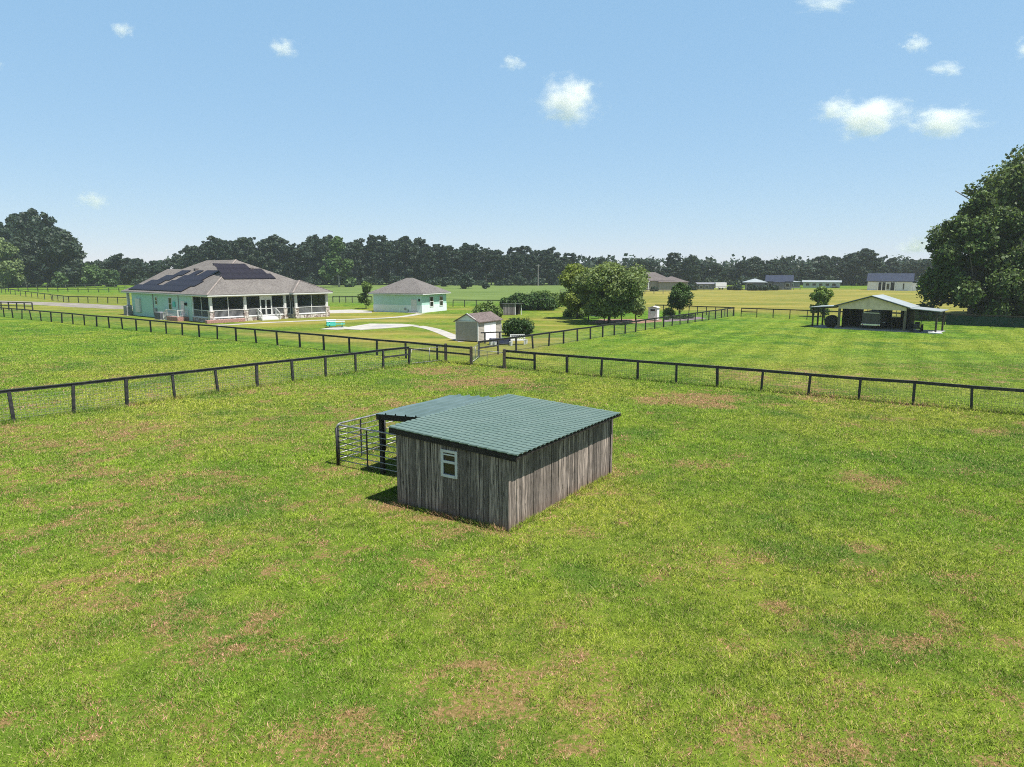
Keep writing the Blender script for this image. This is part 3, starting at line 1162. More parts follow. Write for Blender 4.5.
wire_gate(gp(471, 365), gp(504, 368.4), 'wide wire gate between the two cross fences, nearest the shed')
wire_gate(gp(447.5, 361), gp(411, 365), 'wire gate closing the lane end left of the corner post')
wire_gate(gp(471.5, 364), gp(479, 358), 'narrow wire gate across the lane mouth by the tan storage shed')
for px, py, lab in ((445.9, 361.6, 'thick weathered gate post left of the wire gate'), (471.2, 365.2, 'thick brown gate post where the long fence ends'), (504.3, 368.5, 'stout gate post right of the wide wire gate')):
    q = gp(px, py)
    tp = MB().box(-.11, -.11, -.2, .11, .11, 1.38).add([(-.11, -.11, 1.381), (.11, -.11, 1.381), (.11, .11, 1.381), (-.11, .11, 1.381), (0, 0, 1.43)], [(0, 1, 4), (1, 2, 4), (2, 3, 4), (3, 0, 4), (3, 2, 1, 0)])
    o = tp.build('gate_post', M['fence_worn'], None, bevel=.012)
    o.location = (*q, 0)
    tag(o, lab, 'gate post')

# back fence on the right and its neighbours
I0, I1 = gp(655, 313), gp(734, 316.2)
fence(line(I0, I1, 9), 'dark rail fence behind the round tree and flower bed', 1.3, wire=True)
J0, J1 = gp(741, 316.8), gp(942, 325)
fence(line(J0, J1, 11), 'dark back fence running right past the pole barn', 1.28, wire=True, mid=[0])
K1 = (J1[0] + (J1[0] - J0[0]) * .85, J1[1] + (J1[1] - J0[1]) * .85)
tk = fence(line((J1[0] + .25, J1[1] - .1), K1, 9), 'fence hung with dark green shade cloth below the big oak', 1.35, wire=False, mat='fence_worn')
mb = MB()
npt = 60
dx, dy = K1[0] - J1[0], K1[1] - J1[1]
for k in range(npt):
    a, b_ = k / npt, (k + 1) / npt
    wob = lambda s: .05 * math.sin(s * 80) + .03 * math.sin(s * 33)
    qa = (dx * a + .55 * .1, dy * a + wob(a) - .16)
    qb = (dx * b_ + .55 * .1, dy * b_ + wob(b_) - .16)
    mb.add([(qa[0], qa[1], .05), (qb[0], qb[1], .05), (qb[0], qb[1], 1.25 + wob(b_)), (qa[0], qa[1], 1.25 + wob(a))], [(0, 1, 2, 3)])
mb.build('shade_cloth', M['shade_cloth'], tk)

fence(line(gp(-30, 291.5), gp(140, 292.5), 17), 'black rail fence across the far meadow below the left oaks', 1.4, wire=False, rails=2, post=.16)
fence(line(gp(-10, 291), gp(52, 300.4), 12), 'dark rail fence slanting along the far side of the drive', 1.35, wire=False, rails=1, post=.14)
fence(line(gp(53, 300.6), gp(69, 302.5), 3) + line(gp(69, 302.5), gp(128, 303.8), 6)[1:], 'thin dark paddock fence leading towards the mint house', 1.3, wire=True, rails=1, post=.12)
fence(line(gp(-14, 309.5), gp(33, 311), 6), 'short two-rail fence beside the long fence at far left', 1.4, wire=False, rails=2, post=.15)
fence(line(gp(453, 307), gp(500, 307.3), 4), 'short dark rail fence behind the mint garage', 1.3, wire=False, rails=1, post=.15)
fence(line(gp(333, 302.5), gp(372, 303), 6), 'dark rail fence between the mint house and the garage', 1.35, wire=True, rails=1, post=.13)
fence(line(gp(560, 294.5), gp(690, 293.5), 14), 'faint far rail fence in front of the tan distant house', 1.3, wire=False, rails=2, post=.16, mat='fence_grey')
fence(line(gp(690, 290.5), gp(800, 290), 16), 'faint pale fence along the far edge of the hay meadow', 1.2, wire=False, rails=1, post=.14, mat='fence_grey')
fence(line(gp(-40, 287.5), gp(135, 288), 18), 'faint far fence at the foot of the left trees', 1.3, wire=False, rails=1, post=.18, mat='fence_grey')

# ------------------------------------------------------------------ drive, paths, slabs
def strip_path(name, pts, widths, m, z=.004, label=None):
    """flat paved strip following ground points"""
    mb = MB()
    L, Rr = [], []
    for i, p in enumerate(pts):
        a, b = pts[max(0, i - 1)], pts[min(len(pts) - 1, i + 1)]
        d = Vector((b[0] - a[0], b[1] - a[1])).normalized()
        n = Vector((-d.y, d.x)) * widths[i] / 2
        L.append((p[0] + n.x, p[1] + n.y, z))
        Rr.append((p[0] - n.x, p[1] - n.y, z))
    k = len(pts)
    mb.add(L + Rr, [(i, i + k, i + k + 1, i + 1) for i in range(k - 1)])
    o = mb.build(name, m)
    return tag(o, label, None, None, 'structure')


def smooth_pts(ps, n=6):
    out = []
    for i in range(len(ps) - 1):
        p0, p1, p2, p3 = ps[max(0, i - 1)], ps[i], ps[i + 1], ps[min(len(ps) - 1, i + 2)]
        for k in range(n):
            t_ = k / n
            out.append(tuple(.5 * (2 * p1[j] + (p2[j] - p0[j]) * t_ + (2 * p0[j] - 5 * p1[j] + 4 * p2[j] - p3[j]) * t_ ** 2 + (3 * p1[j] - p0[j] - 3 * p2[j] + p3[j]) * t_ ** 3) for j in (0, 1)))
    out.append(ps[-1])
    return out


dr = smooth_pts([gp(-60, 300), gp(0, 302), gp(60, 304.2), gp(100, 306.5), gp(140, 308), gp(200, 309)])
strip_path('drive', dr, [8] * len(dr), M['gravel_road'], .012, 'pale worn gravel drive curving in from the far left')
pp = smooth_pts([gp(421, 313.6), gp(405, 316.3), gp(385, 318), gp(365, 318.7), gp(345, 319.6), gp(331, 319.8), gp(300, 321.2), gp(262, 322.9), gp(225, 325.0), gp(205, 325.5)])
strip_path('path', pp, [1.5] * len(pp), M['concrete'], .016, 'pale concrete path from garage door to the porch steps')
pp = smooth_pts([gp(418, 326.2), gp(432, 329), gp(445, 333.5), gp(457, 338.5), gp(466, 341.5)])
strip_path('path', pp, [1.5] * len(pp), M['concrete'], .018, 'pale concrete path from the slab to the tan storage shed')
mb = MB()
mb.prism([gp(338, 329), gp(360, 330.2), gp(400, 327.4), gp(419, 325.6), gp(402, 324.2), gp(370, 324)], -.05, .06)
tag(mb.build('concrete_slab', M['concrete'], bevel=.01), 'pale concrete slab on the lawn left of the tan shed', None, None, 'structure')
mb = MB()
mb.prism([gp(368, 326.9), gp(384, 327.2), gp(397, 326.2), gp(382, 325.6)], .061, .066)
tag(mb.build('slab_patch', M['concrete_grey']), 'darker worn patch on the concrete slab', None, None, 'structure')
mb = MB()
mb.prism([gp(320, 329.4), gp(337, 330), gp(358, 328), gp(340, 326.6)], -.05, .05)
tag(mb.build('concrete_slab', M['concrete'], bevel=.01), 'small pale concrete pad under the teal picnic table', None, None, 'structure')
mb = MB()
mb.prism([gp(322, 313.4), gp(372, 312.7), gp(372, 311), gp(352, 309.6), gp(322, 310.4)], -.05, .022)
tag(mb.build('driveway_apron', M['concrete'], None), 'pale concrete apron between the mint house and garage', None, None, 'structure')
strip_path('drive', smooth_pts([gp(452, 316), gp(452, 315.9)], 1), [.1, .1], M['concrete'], .008, 'pale concrete footing strip behind the garage') if False else None
mb = MB()
mb.prism([gp(588, 323.5), gp(640, 323.4), gp(662, 321.6), gp(662, 319.3), gp(600, 319.4)], -.05, .02)
tag(mb.build('mulch_bed', M['mulch'], None), 'reddish mulch bed under the fruit trees', None, None, 'structure')
mb = MB()
mb.prism([gp(664, 321.9), gp(690, 320.2), gp(706, 318.6), gp(700, 317), gp(664, 318.4)], -.05, .02)
tag(mb.build('mulch_bed', M['mulch_purple'], None), 'purplish bed round the foot of the round tree', None, None, 'structure')


# ------------------------------------------------------------------ the mint house
HA = R(50)
hx, hy = gp(211, 323)
house = thing('mint_house', 'large mint green house with hip roof, solar panels and screened porch', 'house', (hx, hy, 0), HA)
HW, HL = 18.0, 27.0
EZ = 3.62
FZ = .62
# plinth
mb = MB()
mb.box(.05, .05, 0, HW - .05, 5.2, FZ - .06).box(12.25, -.95, 0, HW - .05, .04, FZ - .06)
mb.build('stone_plinth', M['stone'], house)
mb = MB()
mb.box(.06, 5.21, 0, .3, 24.9, FZ - .1).box(.08, 24.92, 0, 3, HL, FZ - .1)
mb.build('plinth', M['stone'], house)
mb = MB().box(0, 0, FZ - .055, HW, 5.2, FZ).box(12.2, -1, FZ - .055, HW, -.002, FZ).box(.0, 24.9, FZ - .09, 3, HL + .05, FZ)
mb.build('porch_floor', M['white_roofy'], house)
# walls: flush mint gable side, recessed porch walls
mb = MB()
mb.box(0, 5.2, 0.02, .25, 24.9, EZ - .02)
mb.box(.25, 5.2, .02, 2.8, 5.45, EZ - .02)
mb.box(2.55, 3.0, .03, 2.8, 5.2, EZ - .02)
mb.box(2.8, 3.0, .03, HW, 3.25, EZ - .02)
mb.box(.25, 24.65, .02, HW, 24.9, EZ - .02)
mb.box(HW - .25, 3.25, .02, HW, 24.65, EZ - .02)
mb.build('wall', M['mint'], house)
# roof
OV = .55
mb = MB()
mb.hip(-OV, -OV, HW + OV, HL + OV, EZ + .12, .5)
mb.hip(12.2 - OV, -1 - OV, HW + OV + .02, 9.5, EZ + .125, .5)
mb.gable(1.2, 17, 14.8, 29.9, EZ + .13, .5, axis='y')
# little raised second tier near the peak
roof = mb.build('roof', M['shingle'], house)
mb = MB()
for k, (x_, y_, z_) in enumerate(((3.0 + 4.6, 12.6, 0), (9.8, 6.2, 0), (6.0, 15.5, 0))):
    zz = EZ + .12 + min(x_ + OV, y_ + OV) * .5
    mb.box(x_ - .28, y_ - .28, zz - .12, x_ + .28, y_ + .28, zz + .22)
mb.build('roof_vent', M['shingle_brown'], roof)
# pale hip caps
mb = MB()
hz = EZ + .15
pk = HW / 2 + OV
for a, b_ in (((-OV, -OV, hz), (HW / 2, HW / 2, hz + pk * .5)), ((HW + OV, -OV + 9, hz + 0), (HW + OV, -OV + 9, hz)), ((12.2 - OV, -1 - OV, hz), (15.1 , 1.9, hz + 1.73)), ((HW + OV, -1 - OV, hz), (15.12, 1.9, hz + 1.73))):
    if math.dist(a, b_) > .1:
        mb2 = MB().beam(a, b_, .22, .05)
        mb2.build('ridge_cap', M['ridge'], roof)
mb = MB()
z0, z1 = EZ - .1, EZ + .118
def ring(x0, y0, x1, y1):
    mb.box(x0, y0, z0, x1, y0 + .06, z1); mb.box(x0, y1 - .06, z0, x1, y1, z1)
    mb.box(x0, y0 + .06, z0, x0 + .06, y1 - .06, z1); mb.box(x1 - .06, y0 + .06, z0, x1, y1 - .06, z1)
ring(-OV + .01, -OV + .01, HW + OV - .01, HL + OV - .01)
ring(12.2 - OV + .01, -1 - OV + .01, HW + OV - .03, 4)
mb.box(-OV + .07, -OV + .07, EZ - .0, HW + OV - .07, HL + OV - .07, EZ + .05)
mb.build('fascia', M['white_roofy'], house)
# solar panels
pm = MB()
pm.box(0, 0, .0, .98, 1.6, .05)
pmesh = pm.mesh('solar_panel', M['solar'])
sl_ = math.atan(.5)
cs_, sn_ = math.cos(sl_), math.sin(sl_)
def panel_left(s, v):
    o = link('solar_panel', pmesh, house)
    o.location = (-OV + s * cs_ - .03, v, EZ + .12 + s * sn_ + .07)
    o.rotation_euler = Matrix(((0, cs_, -sn_), (-1, 0, 0), (0, sn_, cs_))).to_euler()
def panel_right(s, u):
    o = link('solar_panel', pmesh, house)
    o.location = (u, -OV + s * cs_ - .03, EZ + .12 + s * sn_ + .07)
    o.rotation_euler = Matrix(((1, 0, 0), (0, cs_, -sn_), (0, sn_, cs_))).to_euler()
for s, v0, v1, gaps in ((.5, 7.6, 26.2, ()), (2.12, 6.6, 24.4, (17, 18)), (3.74, 7.6, 22, (16, 17)), (5.36, 7.4, 19.6, (12, 15, 16))):
    n = int((v1 - v0) / 1.0)
    for k in range(n):
        v_ = v0 + 1.0 + k * 1.0
        if int(v_) in gaps:
            continue
        panel_left(s, v_)
for s, u0, u1 in ((4.3, 4.0, 12.8), (5.92, 4.4, 11.6), (7.54, 4.6, 10.2)):
    for k in range(int(u1 - u0)):
        panel_right(s, u0 + k)
# columns on stone piers
def column(u, v):
    c = MB().box(u - .17, v - .17, FZ, u + .17, v + .17, EZ - .0).box(u - .22, v - .22, EZ - .18, u + .22, v + .22, EZ - .1).build('column', M['white'], house)
    MB().box(u - .3, v - .3, .0, u + .3, v + .3, FZ + .85).box(u - .35, v - .35, FZ + .851, u + .35, v + .35, FZ + .93).build('pier', M['stone'], c)
cols = [(.2, .2), (5.1, .2), (11.3, .2), (12.5, -.8), (HW - .2, -.8), (.2, HL - .2)]
for c in cols:
    column(*c)
MB().box(.05, 5.0, FZ, .3, 5.2, EZ).build('corner_post', M['mint_pale'], house)
# screen bays
def screen_bay(a, b, n, door=None):
    a, b = Vector((*a, 0)), Vector((*b, 0))
    fr, sc, kn = MB(), MB(), MB()
    L = (b - a).length
    d = (b - a) / L
    fr.beam(a + Vector((0, 0, EZ - .16)), b + Vector((0, 0, EZ - .16)), .1, .18)
    fr.beam(a + Vector((0, 0, FZ + .06)), b + Vector((0, 0, FZ + .06)), .1, .12)
    fr.beam(a + Vector((0, 0, FZ + .98)), b + Vector((0, 0, FZ + .98)), .1, .08)
    for k in range(n + 1):
        p = a + d * (L * k / n)
        fr.beam(p + Vector((0, 0, FZ + .12)), p + Vector((0, 0, EZ - .25)), .09, .09)
    k = int(L / .16)
    for j in range(k):
        p = a + d * (L * (j + .5) / k)
        kn.beam(p + Vector((0, 0, FZ + .12)), p + Vector((0, 0, FZ + .94)), .03, .05)
    sc.beam(a + Vector((0, 0, (FZ + EZ) / 2)), b + Vector((0, 0, (FZ + EZ) / 2)), .012, EZ - FZ - .4)
    f = fr.build('screen_frame', M['white'], house)
    kn.build('baluster', M['grey_panel'], f)
    sc.build('screen', M['screen'], f)
screen_bay((.2, .4), (.2, 5.0), 2)
screen_bay((.4, .2), (4.9, .2), 2)
screen_bay((5.3, .2), (7.4, .2), 1)
screen_bay((9.2, .2), (11.1, .2), 1)
screen_bay((12.5, -.6), (12.5, .1), 1)
screen_bay((11.5, .2), (12.2, .2), 1)
screen_bay((12.7, -.8), (HW - .4, -.8), 2)
screen_bay((HW - .2, -.6), (HW - .2, 3.0), 2)
# double screen door and steps
dd = MB()
for a, b_ in ((7.45, 8.28), (8.32, 9.15)):
    dd.box(a, .16, FZ, a + .09, .24, EZ - .7).box(b_ - .09, .16, FZ, b_, .24, EZ - .7).box(a + .09, .16, EZ - .8, b_ - .09, .24, EZ - .7).box(a + .09, .16, FZ + .9, b_ - .09, .24, FZ + 1.0).box(a + .09, .16, FZ, b_ - .09, .24, FZ + .1)
dd.box(7.4, .15, EZ - .68, 9.2, .25, EZ - .1)
door = dd.build('porch_door', M['white'], house)
MB().box(7.5, .195, FZ + .1, 9.1, .205, EZ - .72).build('screen', M['screen'], door)
def steps(name, fn, m):
    mb = MB()
    for k in range(3):
        fn(mb, k)
    return mb.build(name, m, house)
steps('steps', lambda mb, k: mb.box(6.9, -.35 - .32 * k, 0, 9.6, -.03 - .32 * k if k else -.001, FZ - .155 * (k + 1) + .02), M['white_roofy'])
def handrail(a, b, n):
    mb = MB()
    a, b = Vector(a), Vector(b)
    up = Vector((0, 0, .95))
    mb.beam(a + up, b + up, .07, .07)
    mb.beam(a + Vector((0, 0, .15)), b + Vector((0, 0, .15)), .05, .06)
    for k in range(n + 1):
        p = a + (b - a) * k / n
        mb.beam(p, p + Vector((0, 0, .93)), .08 if k in (0, n) else .03, .08 if k in (0, n) else .03)
    return mb.build('handrail', M['white'], house)
handrail((6.85, -.05, FZ), (6.85, -1.15, .02), 6)
handrail((9.65, -.05, FZ), (9.65, -1.15, .02), 6)
# side landing, steps and handrails on the mint wall
MB().box(-1.6, 6.2, 0, -.001, 9.6, FZ - .05).build('side_landing', M['brick'], house)
steps('steps', lambda mb, k: mb.box(-1.4, 9.601 + .32 * k, 0, -.05, 9.93 + .32 * k, FZ - .16 * (k + 1)), M['white_roofy'])
handrail((-1.5, 6.3, FZ - .05), (-1.5, 9.6, FZ - .05), 12)
handrail((-1.5, 9.7, FZ - .05), (-1.5, 10.8, .0), 5)
handrail((-1.45, 6.25, FZ - .05), (-.1, 6.25, FZ - .05), 5)
# doors, windows, fittings on the mint wall
def wall_window(y0, y1, z0, z1):
    w_ = MB()
    for q in ((y0 - .1, z0 - .1, y0, z1 + .1), (y1, z0 - .1, y1 + .1, z1 + .1), (y0, z0 - .1, y1, z0), (y0, z1, y1, z1 + .1), (y0, (z0 + z1) / 2 - .04, y1, (z0 + z1) / 2 + .04)):
        w_.box(-.05, q[0], q[1], -.001, q[2], q[3])
    o = w_.build('window', M['white'], house)
    MB().box(-.02, y0, z0, -.004, y1, z1).build('pane', M['glass'], o)
wall_window(11.2, 12.1, FZ + .75, FZ + 2.4)
wall_window(15.9, 16.5, FZ + 1.4, FZ + 2.4)
dw = MB().box(-.06, 7.3, FZ, -.001, 8.3, FZ + 2.1).build('door', M['white'], house)
MB().box(-.09, 7.4, FZ + .95, -.061, 7.5, FZ + 1.1).build('handle', M['chrome'], dw)
MB().box(-.3, 21.6, .62, -.002, 23.1, 2.7).build('utility_cabinet', M['white'], house, bevel=.03)
MB().box(-.28, 6.5, FZ + 1.5, -.002, 6.8, FZ + 1.9).build('wall_lamp', M['dark'], house)
MB().tube([(-.06, 17.2, EZ - .1), (-.06, 17.2, .3)], .06, 6).tube([(-.06, 9.0, EZ - .1), (-.06, 9.0, FZ)], .05, 6).build('downpipe', M['grey_panel'], house)
MB().box(-.25, 16.1, .5, -.002, 16.7, 1.4).build('meter_box', M['grey_panel'], house, bevel=.02)
MB().box(-.15, 10.0, FZ + 1.2, -.002, 10.7, FZ + 1.9).build('hose_reel', M['teal'], house, bevel=.05)
# window and door inside the porch
iw = MB().box(3.6, 2.94, FZ + .8, 5.0, 2.999, FZ + 2.3).box(10, 2.94, FZ + .6, 11.4, 2.999, FZ + 2.4).box(14, 2.94, FZ + .6, 16, 2.999, FZ + 2.4)
iw.build('porch_window', M['glass'], house)
idr = MB().box(7.2, 2.93, FZ, 7.35, 2.998, FZ + 2.3).box(8.9, 2.93, FZ, 9.05, 2.998, FZ + 2.3).box(8.08, 2.93, FZ, 8.18, 2.998, FZ + 2.3).box(7.35, 2.93, FZ + 2.2, 8.9, 2.998, FZ + 2.3)
ido = idr.build('inner_door', M['white'], house)
MB().box(7.35, 2.96, FZ, 8.08, 2.997, FZ + 2.2).box(8.18, 2.96, FZ, 8.9, 2.997, FZ + 2.2).build('pane', M['glass'], ido)


def hloc(u, v):
    c, s = math.cos(HA), math.sin(HA)
    return (hx + u * c - v * s, hy + u * s + v * c)


def slat_unit(name, label, cat, u, v, w, d, h, m):
    t_ = thing(name, label, cat, (*hloc(u, v), 0), HA)
    MB().box(0, 0, .08, w, d, h).build('body', M[m], t_, bevel=.03)
    mb = MB()
    for k in range(8):
        mb.box(-.015, .06, .14 + k * (h - .2) / 8, -.002, d - .06, .17 + k * (h - .2) / 8)
        mb.box(.06, -.015, .14 + k * (h - .2) / 8, w - .06, -.002, .17 + k * (h - .2) / 8)
    mb.build('louvre', M['dark'], t_)
    MB().box(-.1, -.1, 0, w + .1, d + .1, .079).build('base', M['concrete'], t_)
    return t_
slat_unit('air_conditioner', 'dark grey air conditioner beside the side steps of mint house', 'air conditioner', -1.7, 11.2, 1.0, 2.0, 1.05, 'stucco_grey')
slat_unit('air_conditioner', 'grey boxed unit under the far left porch column', 'air conditioner', -.9, 24.8, .8, 1.3, 1.5, 'grey_panel')

# red-brick planter and low bed along the plinth corner
mb = MB().box(0, 0, 0, 5.4, .6, .42)
pl = thing('planter', 'low reddish brick planter along the porch corner', 'planter', (*hloc(-1.0, -1.0), 0), HA)
mb.build('kerb', M['brick'], pl, bevel=.02)


# ------------------------------------------------------------------ foliage
def leaf_quads(c, r, n, size, flat=.5, squash=1., seed=None, shell=.55):
    """n leaf sprays over the shells of lobes c (k,3) with radii r (k,)"""
    g = np.random.default_rng(seed)
    w = r ** 2
    k = g.choice(len(r), n, p=w / w.sum())
    d = g.normal(size=(n, 3))
    d /= np.linalg.norm(d, axis=1)[:, None]
    rr = r[k] * (shell + (1 - shell) * g.uniform(0, 1, n) ** .5) * (1 + .12 * g.normal(size=n))
    p = c[k] + d * rr[:, None] * np.array([1, 1, squash])
    nr = d * flat + g.normal(size=(n, 3)) * .55 + np.array([0, 0, .25])
    nr /= np.linalg.norm(nr, axis=1)[:, None]
    t1 = np.cross(nr, g.normal(size=(n, 3)))
    t1 /= np.linalg.norm(t1, axis=1)[:, None]
    t2 = np.cross(nr, t1)
    s = size * g.uniform(.55, 1.35, n)[:, None]
    a = g.uniform(.45, .95, n)[:, None]
    v = np.empty((n, 4, 3))
    v[:, 0] = p - t1 * s
    v[:, 1] = p - t2 * s * a + t1 * s * .15 + nr * s * .12
    v[:, 2] = p + t1 * s
    v[:, 3] = p + t2 * s * a - t1 * s * .1 - nr * s * .1
    return v.reshape(-1, 3)


def lobes(g, n, rx, z0, z1, rmin, rmax, prof=None):
    """lobe centres filling a crown of radius rx between z0 and z1; prof(t) narrows it with height"""
    C_, R_ = [], []
    for i in range(n):
        t_ = g.uniform(0, 1) if i > n * .2 else g.uniform(.6, 1)
        w = prof(t_) if prof else math.sqrt(max(0, 1 - (2 * t_ - .85) ** 2 / 1.4))
        a = g.uniform(0, 2 * math.pi)
        q = rx * w * math.sqrt(g.uniform(.15, 1))
        rad = g.uniform(rmin, rmax) * (.75 + .35 * w)
        if g.uniform() < .16:
            q, rad = q * 1.2, rad * .6
        C_.append((math.cos(a) * max(0, q - rad * .5), math.sin(a) * max(0, q - rad * .5), z0 + (z1 - z0) * t_ - (rad * .6 if t_ > .8 else 0)))
        R_.append(rad)
    return np.array(C_), np.array(R_)


def trunk_mesh(name, C_, r0, h, m, nlimb=7, bend=.4, seed=0):
    g = random.Random(seed)
    mb = MB()
    p = [(0, 0, -.2)]
    k = 5
    for i in range(1, k + 1):
        p.append((g.uniform(-bend, bend) * i / k, g.uniform(-bend, bend) * i / k, h * i / k))
    mb.tube(p, [r0 * 1.25] + [r0 * (1 - .75 * i / k) for i in range(1, k + 1)], 8)
    idx = sorted(range(len(C_)), key=lambda i: -np.linalg.norm(C_[i][:2]))[:nlimb]
    for i in idx:
        c = C_[i]
        j = g.randint(1, k - 1)
        b0 = Vector(p[j])
        e = Vector((c[0] * 1.18, c[1] * 1.18, c[2]))
        m1 = b0.lerp(e, .45) + Vector((g.uniform(-.3, .3), g.uniform(-.3, .3), abs(e.z - b0.z) * .12))
        mb.tube([b0, m1, e], [r0 * .45, r0 * .28, r0 * .08], 6)
    return mb.mesh(name, m, True)


def tree_kind(seed, h, rx, z0, nl, nq, size, lm, tm, r0, rmin=.3, rmax=.45, prof=None, flat=.5, squash=.85, shell=.55):
    g = np.random.default_rng(seed)
    C_, R_ = lobes(g, nl, rx, z0, h, rmin * rx, rmax * rx, prof)
    cm = np_mesh('crown', leaf_quads(C_, R_, nq, size, flat, squash, seed + 1, shell), 4, M[lm])
    tmh = trunk_mesh('trunk', C_, r0, (z0 + h) / 2, M[tm], nlimb=min(22, max(7, nl // 4)), seed=seed)
    return cm, tmh


def plant(kind, loc, name, label, cat, rz=0., sc=1., sz=None, group=None):
    t_ = thing(name, label, cat, (loc[0], loc[1], 0), rz, group)
    t_.scale = (sc, sc, sz or sc)
    link('trunk', kind[1], t_)
    link('crown', kind[0], t_)
    return t_


cone = lambda t_: max(.12, 1.0 - .85 * t_) if t_ > .15 else .8
tall = lambda t_: .55 + .45 * math.sin(math.pi * min(1, t_ * .9 + .12))
dome = lambda t_: math.sqrt(max(.03, 1 - t_ ** 2.2))

# -- the big oaks at the right edge
k = tree_kind(101, 27.5, 15.5, 1.2, 120, 90000, .27, 'leaf_oak', 'bark_limb', .75, .12, .25, dome, squash=.8, shell=.35)
oak = plant(k, (at(1064, 101), 101), 'oak_tree', 'huge dark oak filling the right edge, tallest of the oaks', 'tree')
g_ = np.random.default_rng(5)
mb = MB()
for i in range(46):
    a, q = g_.uniform(2.2, 4.6), g_.uniform(8, 14)
    x_, y_, z_ = math.cos(a) * q, math.sin(a) * q, g_.uniform(3.0, 12)
    ln = g_.uniform(.8, 2.2)
    for j in range(4):
        ox, oy = g_.normal(0, .16, 2)
        mb.tube([(x_ + ox, y_ + oy, z_), (x_ + ox * 1.2, y_ + oy, z_ - ln * .5), (x_ + ox * .6, y_ + oy, z_ - ln * g_.uniform(.7, 1))], [.03, .05, .01], 4)
mb.build('hanging_moss', M['moss'], oak)
k = tree_kind(102, 17.5, 7.0, .9, 80, 36000, .24, 'leaf_oak', 'bark', .4, .14, .3, dome, shell=.35)
plant(k, (at(970, 98), 98), 'oak_tree', 'smaller leafy oak left of the huge oak, reaching towards the barn', 'tree')
k = tree_kind(103, 12, 6.5, .6, 40, 22000, .28, 'leaf_oak', 'bark', .3, .25, .38, dome)
plant(k, (at(1010, 112), 112), 'oak_tree', 'lower dark oak standing behind the other two oaks', 'tree')

# -- fruit trees beside the lane
k = tree_kind(111, 8.0, 3.1, 1.3, 40, 17000, .165, 'leaf_fruit_yellow', 'bark', .14, .2, .38, shell=.4)
plant(k, (at(577, 101), 101), 'fruit_tree', 'yellow-green round tree at the left of the fruit trees', 'tree')
k = tree_kind(112, 7.9, 5.1, 1.9, 70, 36000, .165, 'leaf_fruit', 'bark', .2, .15, .3, shell=.4)
plant(k, (at(609, 92.4), 92.4), 'fruit_tree', 'broad grey-green tree, widest of the fruit trees by the lane', 'tree')
k = tree_kind(113, 6.6, 2.2, 1.5, 18, 7000, .18, 'leaf_fruit', 'bark', .11, .32, .45)
plant(k, (at(636, 95), 95), 'fruit_tree', 'slim grey-green tree right of the broad one, beside the white coop', 'tree')
k = tree_kind(114, 5.0, 1.75, 1.7, 40, 8000, .13, 'leaf_hedge', 'bark', .08, .3, .42, lambda t_: .35 + .75 * math.sin(math.pi * min(1, t_ * .8 + .18)) if t_ > .05 else .3, squash=1.)
plant(k, (at(679, 102), 102), 'lollipop_tree', 'small neat dark tree with an egg-shaped crown', 'tree')
# -- shrubs
def bush(seed, loc, w, d, h, nq, size, lm, name, label, cat, rz=0, rmin=.3, rmax=.42, nl=30, box=False):
    g = np.random.default_rng(seed)
    C_, R_ = [], []
    for i in range(nl):
        rad = g.uniform(rmin, rmax) * h
        x_, y_ = g.uniform(-1, 1), g.uniform(-1, 1)
        if not box and x_ * x_ + y_ * y_ > 1:
            x_, y_ = x_ * .7, y_ * .7
        top = h - rad if box else (h - rad) * math.sqrt(max(.2, 1 - .7 * (x_ * x_ + y_ * y_)))
        C_.append((x_ * (w / 2 - rad * .8), y_ * max(.05, d / 2 - rad * .8), g.uniform(rad * .7, max(rad * .75, top))))
        R_.append(rad)
    t_ = thing(name, label, cat, (loc[0], loc[1], 0), rz)
    C_, R_ = np.array(C_), np.array(R_)
    link('foliage', np_mesh('foliage', leaf_quads(C_, R_, nq, size, .6, .95, seed, .7), 4, M[lm]), t_)
    mb = MB()
    for i in range(0, nl, 4):
        mb.tube([(C_[i][0] * .5, C_[i][1] * .5, -.05), (C_[i][0] * .8, C_[i][1] * .8, C_[i][2] * .6), tuple(C_[i])], [.04, .03, .01], 5)
    mb.build('stem', M['bark'], t_)
    return t_


q = gp(518.5, 336.8)
bush(121, (q[0], q[1] + .9), 3.3, 2.0, 2.0, 11000, .085, 'leaf_hedge', 'clipped_bush', 'dense dark rounded bush right of the tan storage shed', 'bush', R(-5), .26, .36, 46, True)
q = gp(488, 319)
bush(122, q, 4.6, 2.6, 2.7, 6000, .15, 'leaf_shrub', 'leafy_shrub', 'bright green loose shrub behind the tan storage shed', 'shrub', 0, .25, .4, 26)
q = gp(530, 310.5)
bush(123, (q[0], q[1] + 1), 10.6, 3.4, 3.5, 13000, .2, 'leaf_hedge', 'hedge', 'long dark hedge behind the grey wooden hutch', 'hedge', R(-4), .25, .38, 46)
q = gp(545, 309.5)
bush(125, (q[0], q[1] + 4), 7, 3, 3.9, 6000, .22, 'leaf_shrub', 'leafy_shrub', 'pale green shrub rising behind the dark hedge', 'shrub', 0, .25, .38, 22)
q = gp(556, 318)
bush(126, (q[0] + 3.5, q[1] + 3), 5.5, 2.2, 1.4, 3500, .13, 'leaf_shrub', 'leafy_shrub', 'low green shrub under the yellow-green fruit tree', 'shrub', 0, .3, .45, 18)
q = gp(669, 317)
bush(127, q, 2.2, 1.6, 1.6, 1800, .13, 'leaf_shrub', 'leafy_shrub', 'small bright shrub left of the egg-shaped tree', 'shrub', 0, .3, .45, 12)
q = gp(818, 318.5)
k = tree_kind(128, 4.5, 1.75, .8, 30, 3200, .17, 'leaf_shrub', 'bark', .07, .3, .42)
plant(k, (q[0] + 1.9, q[1] + 3.5), 'young_tree', 'young bushy tree behind the left lean-to of pole barn', 'tree')
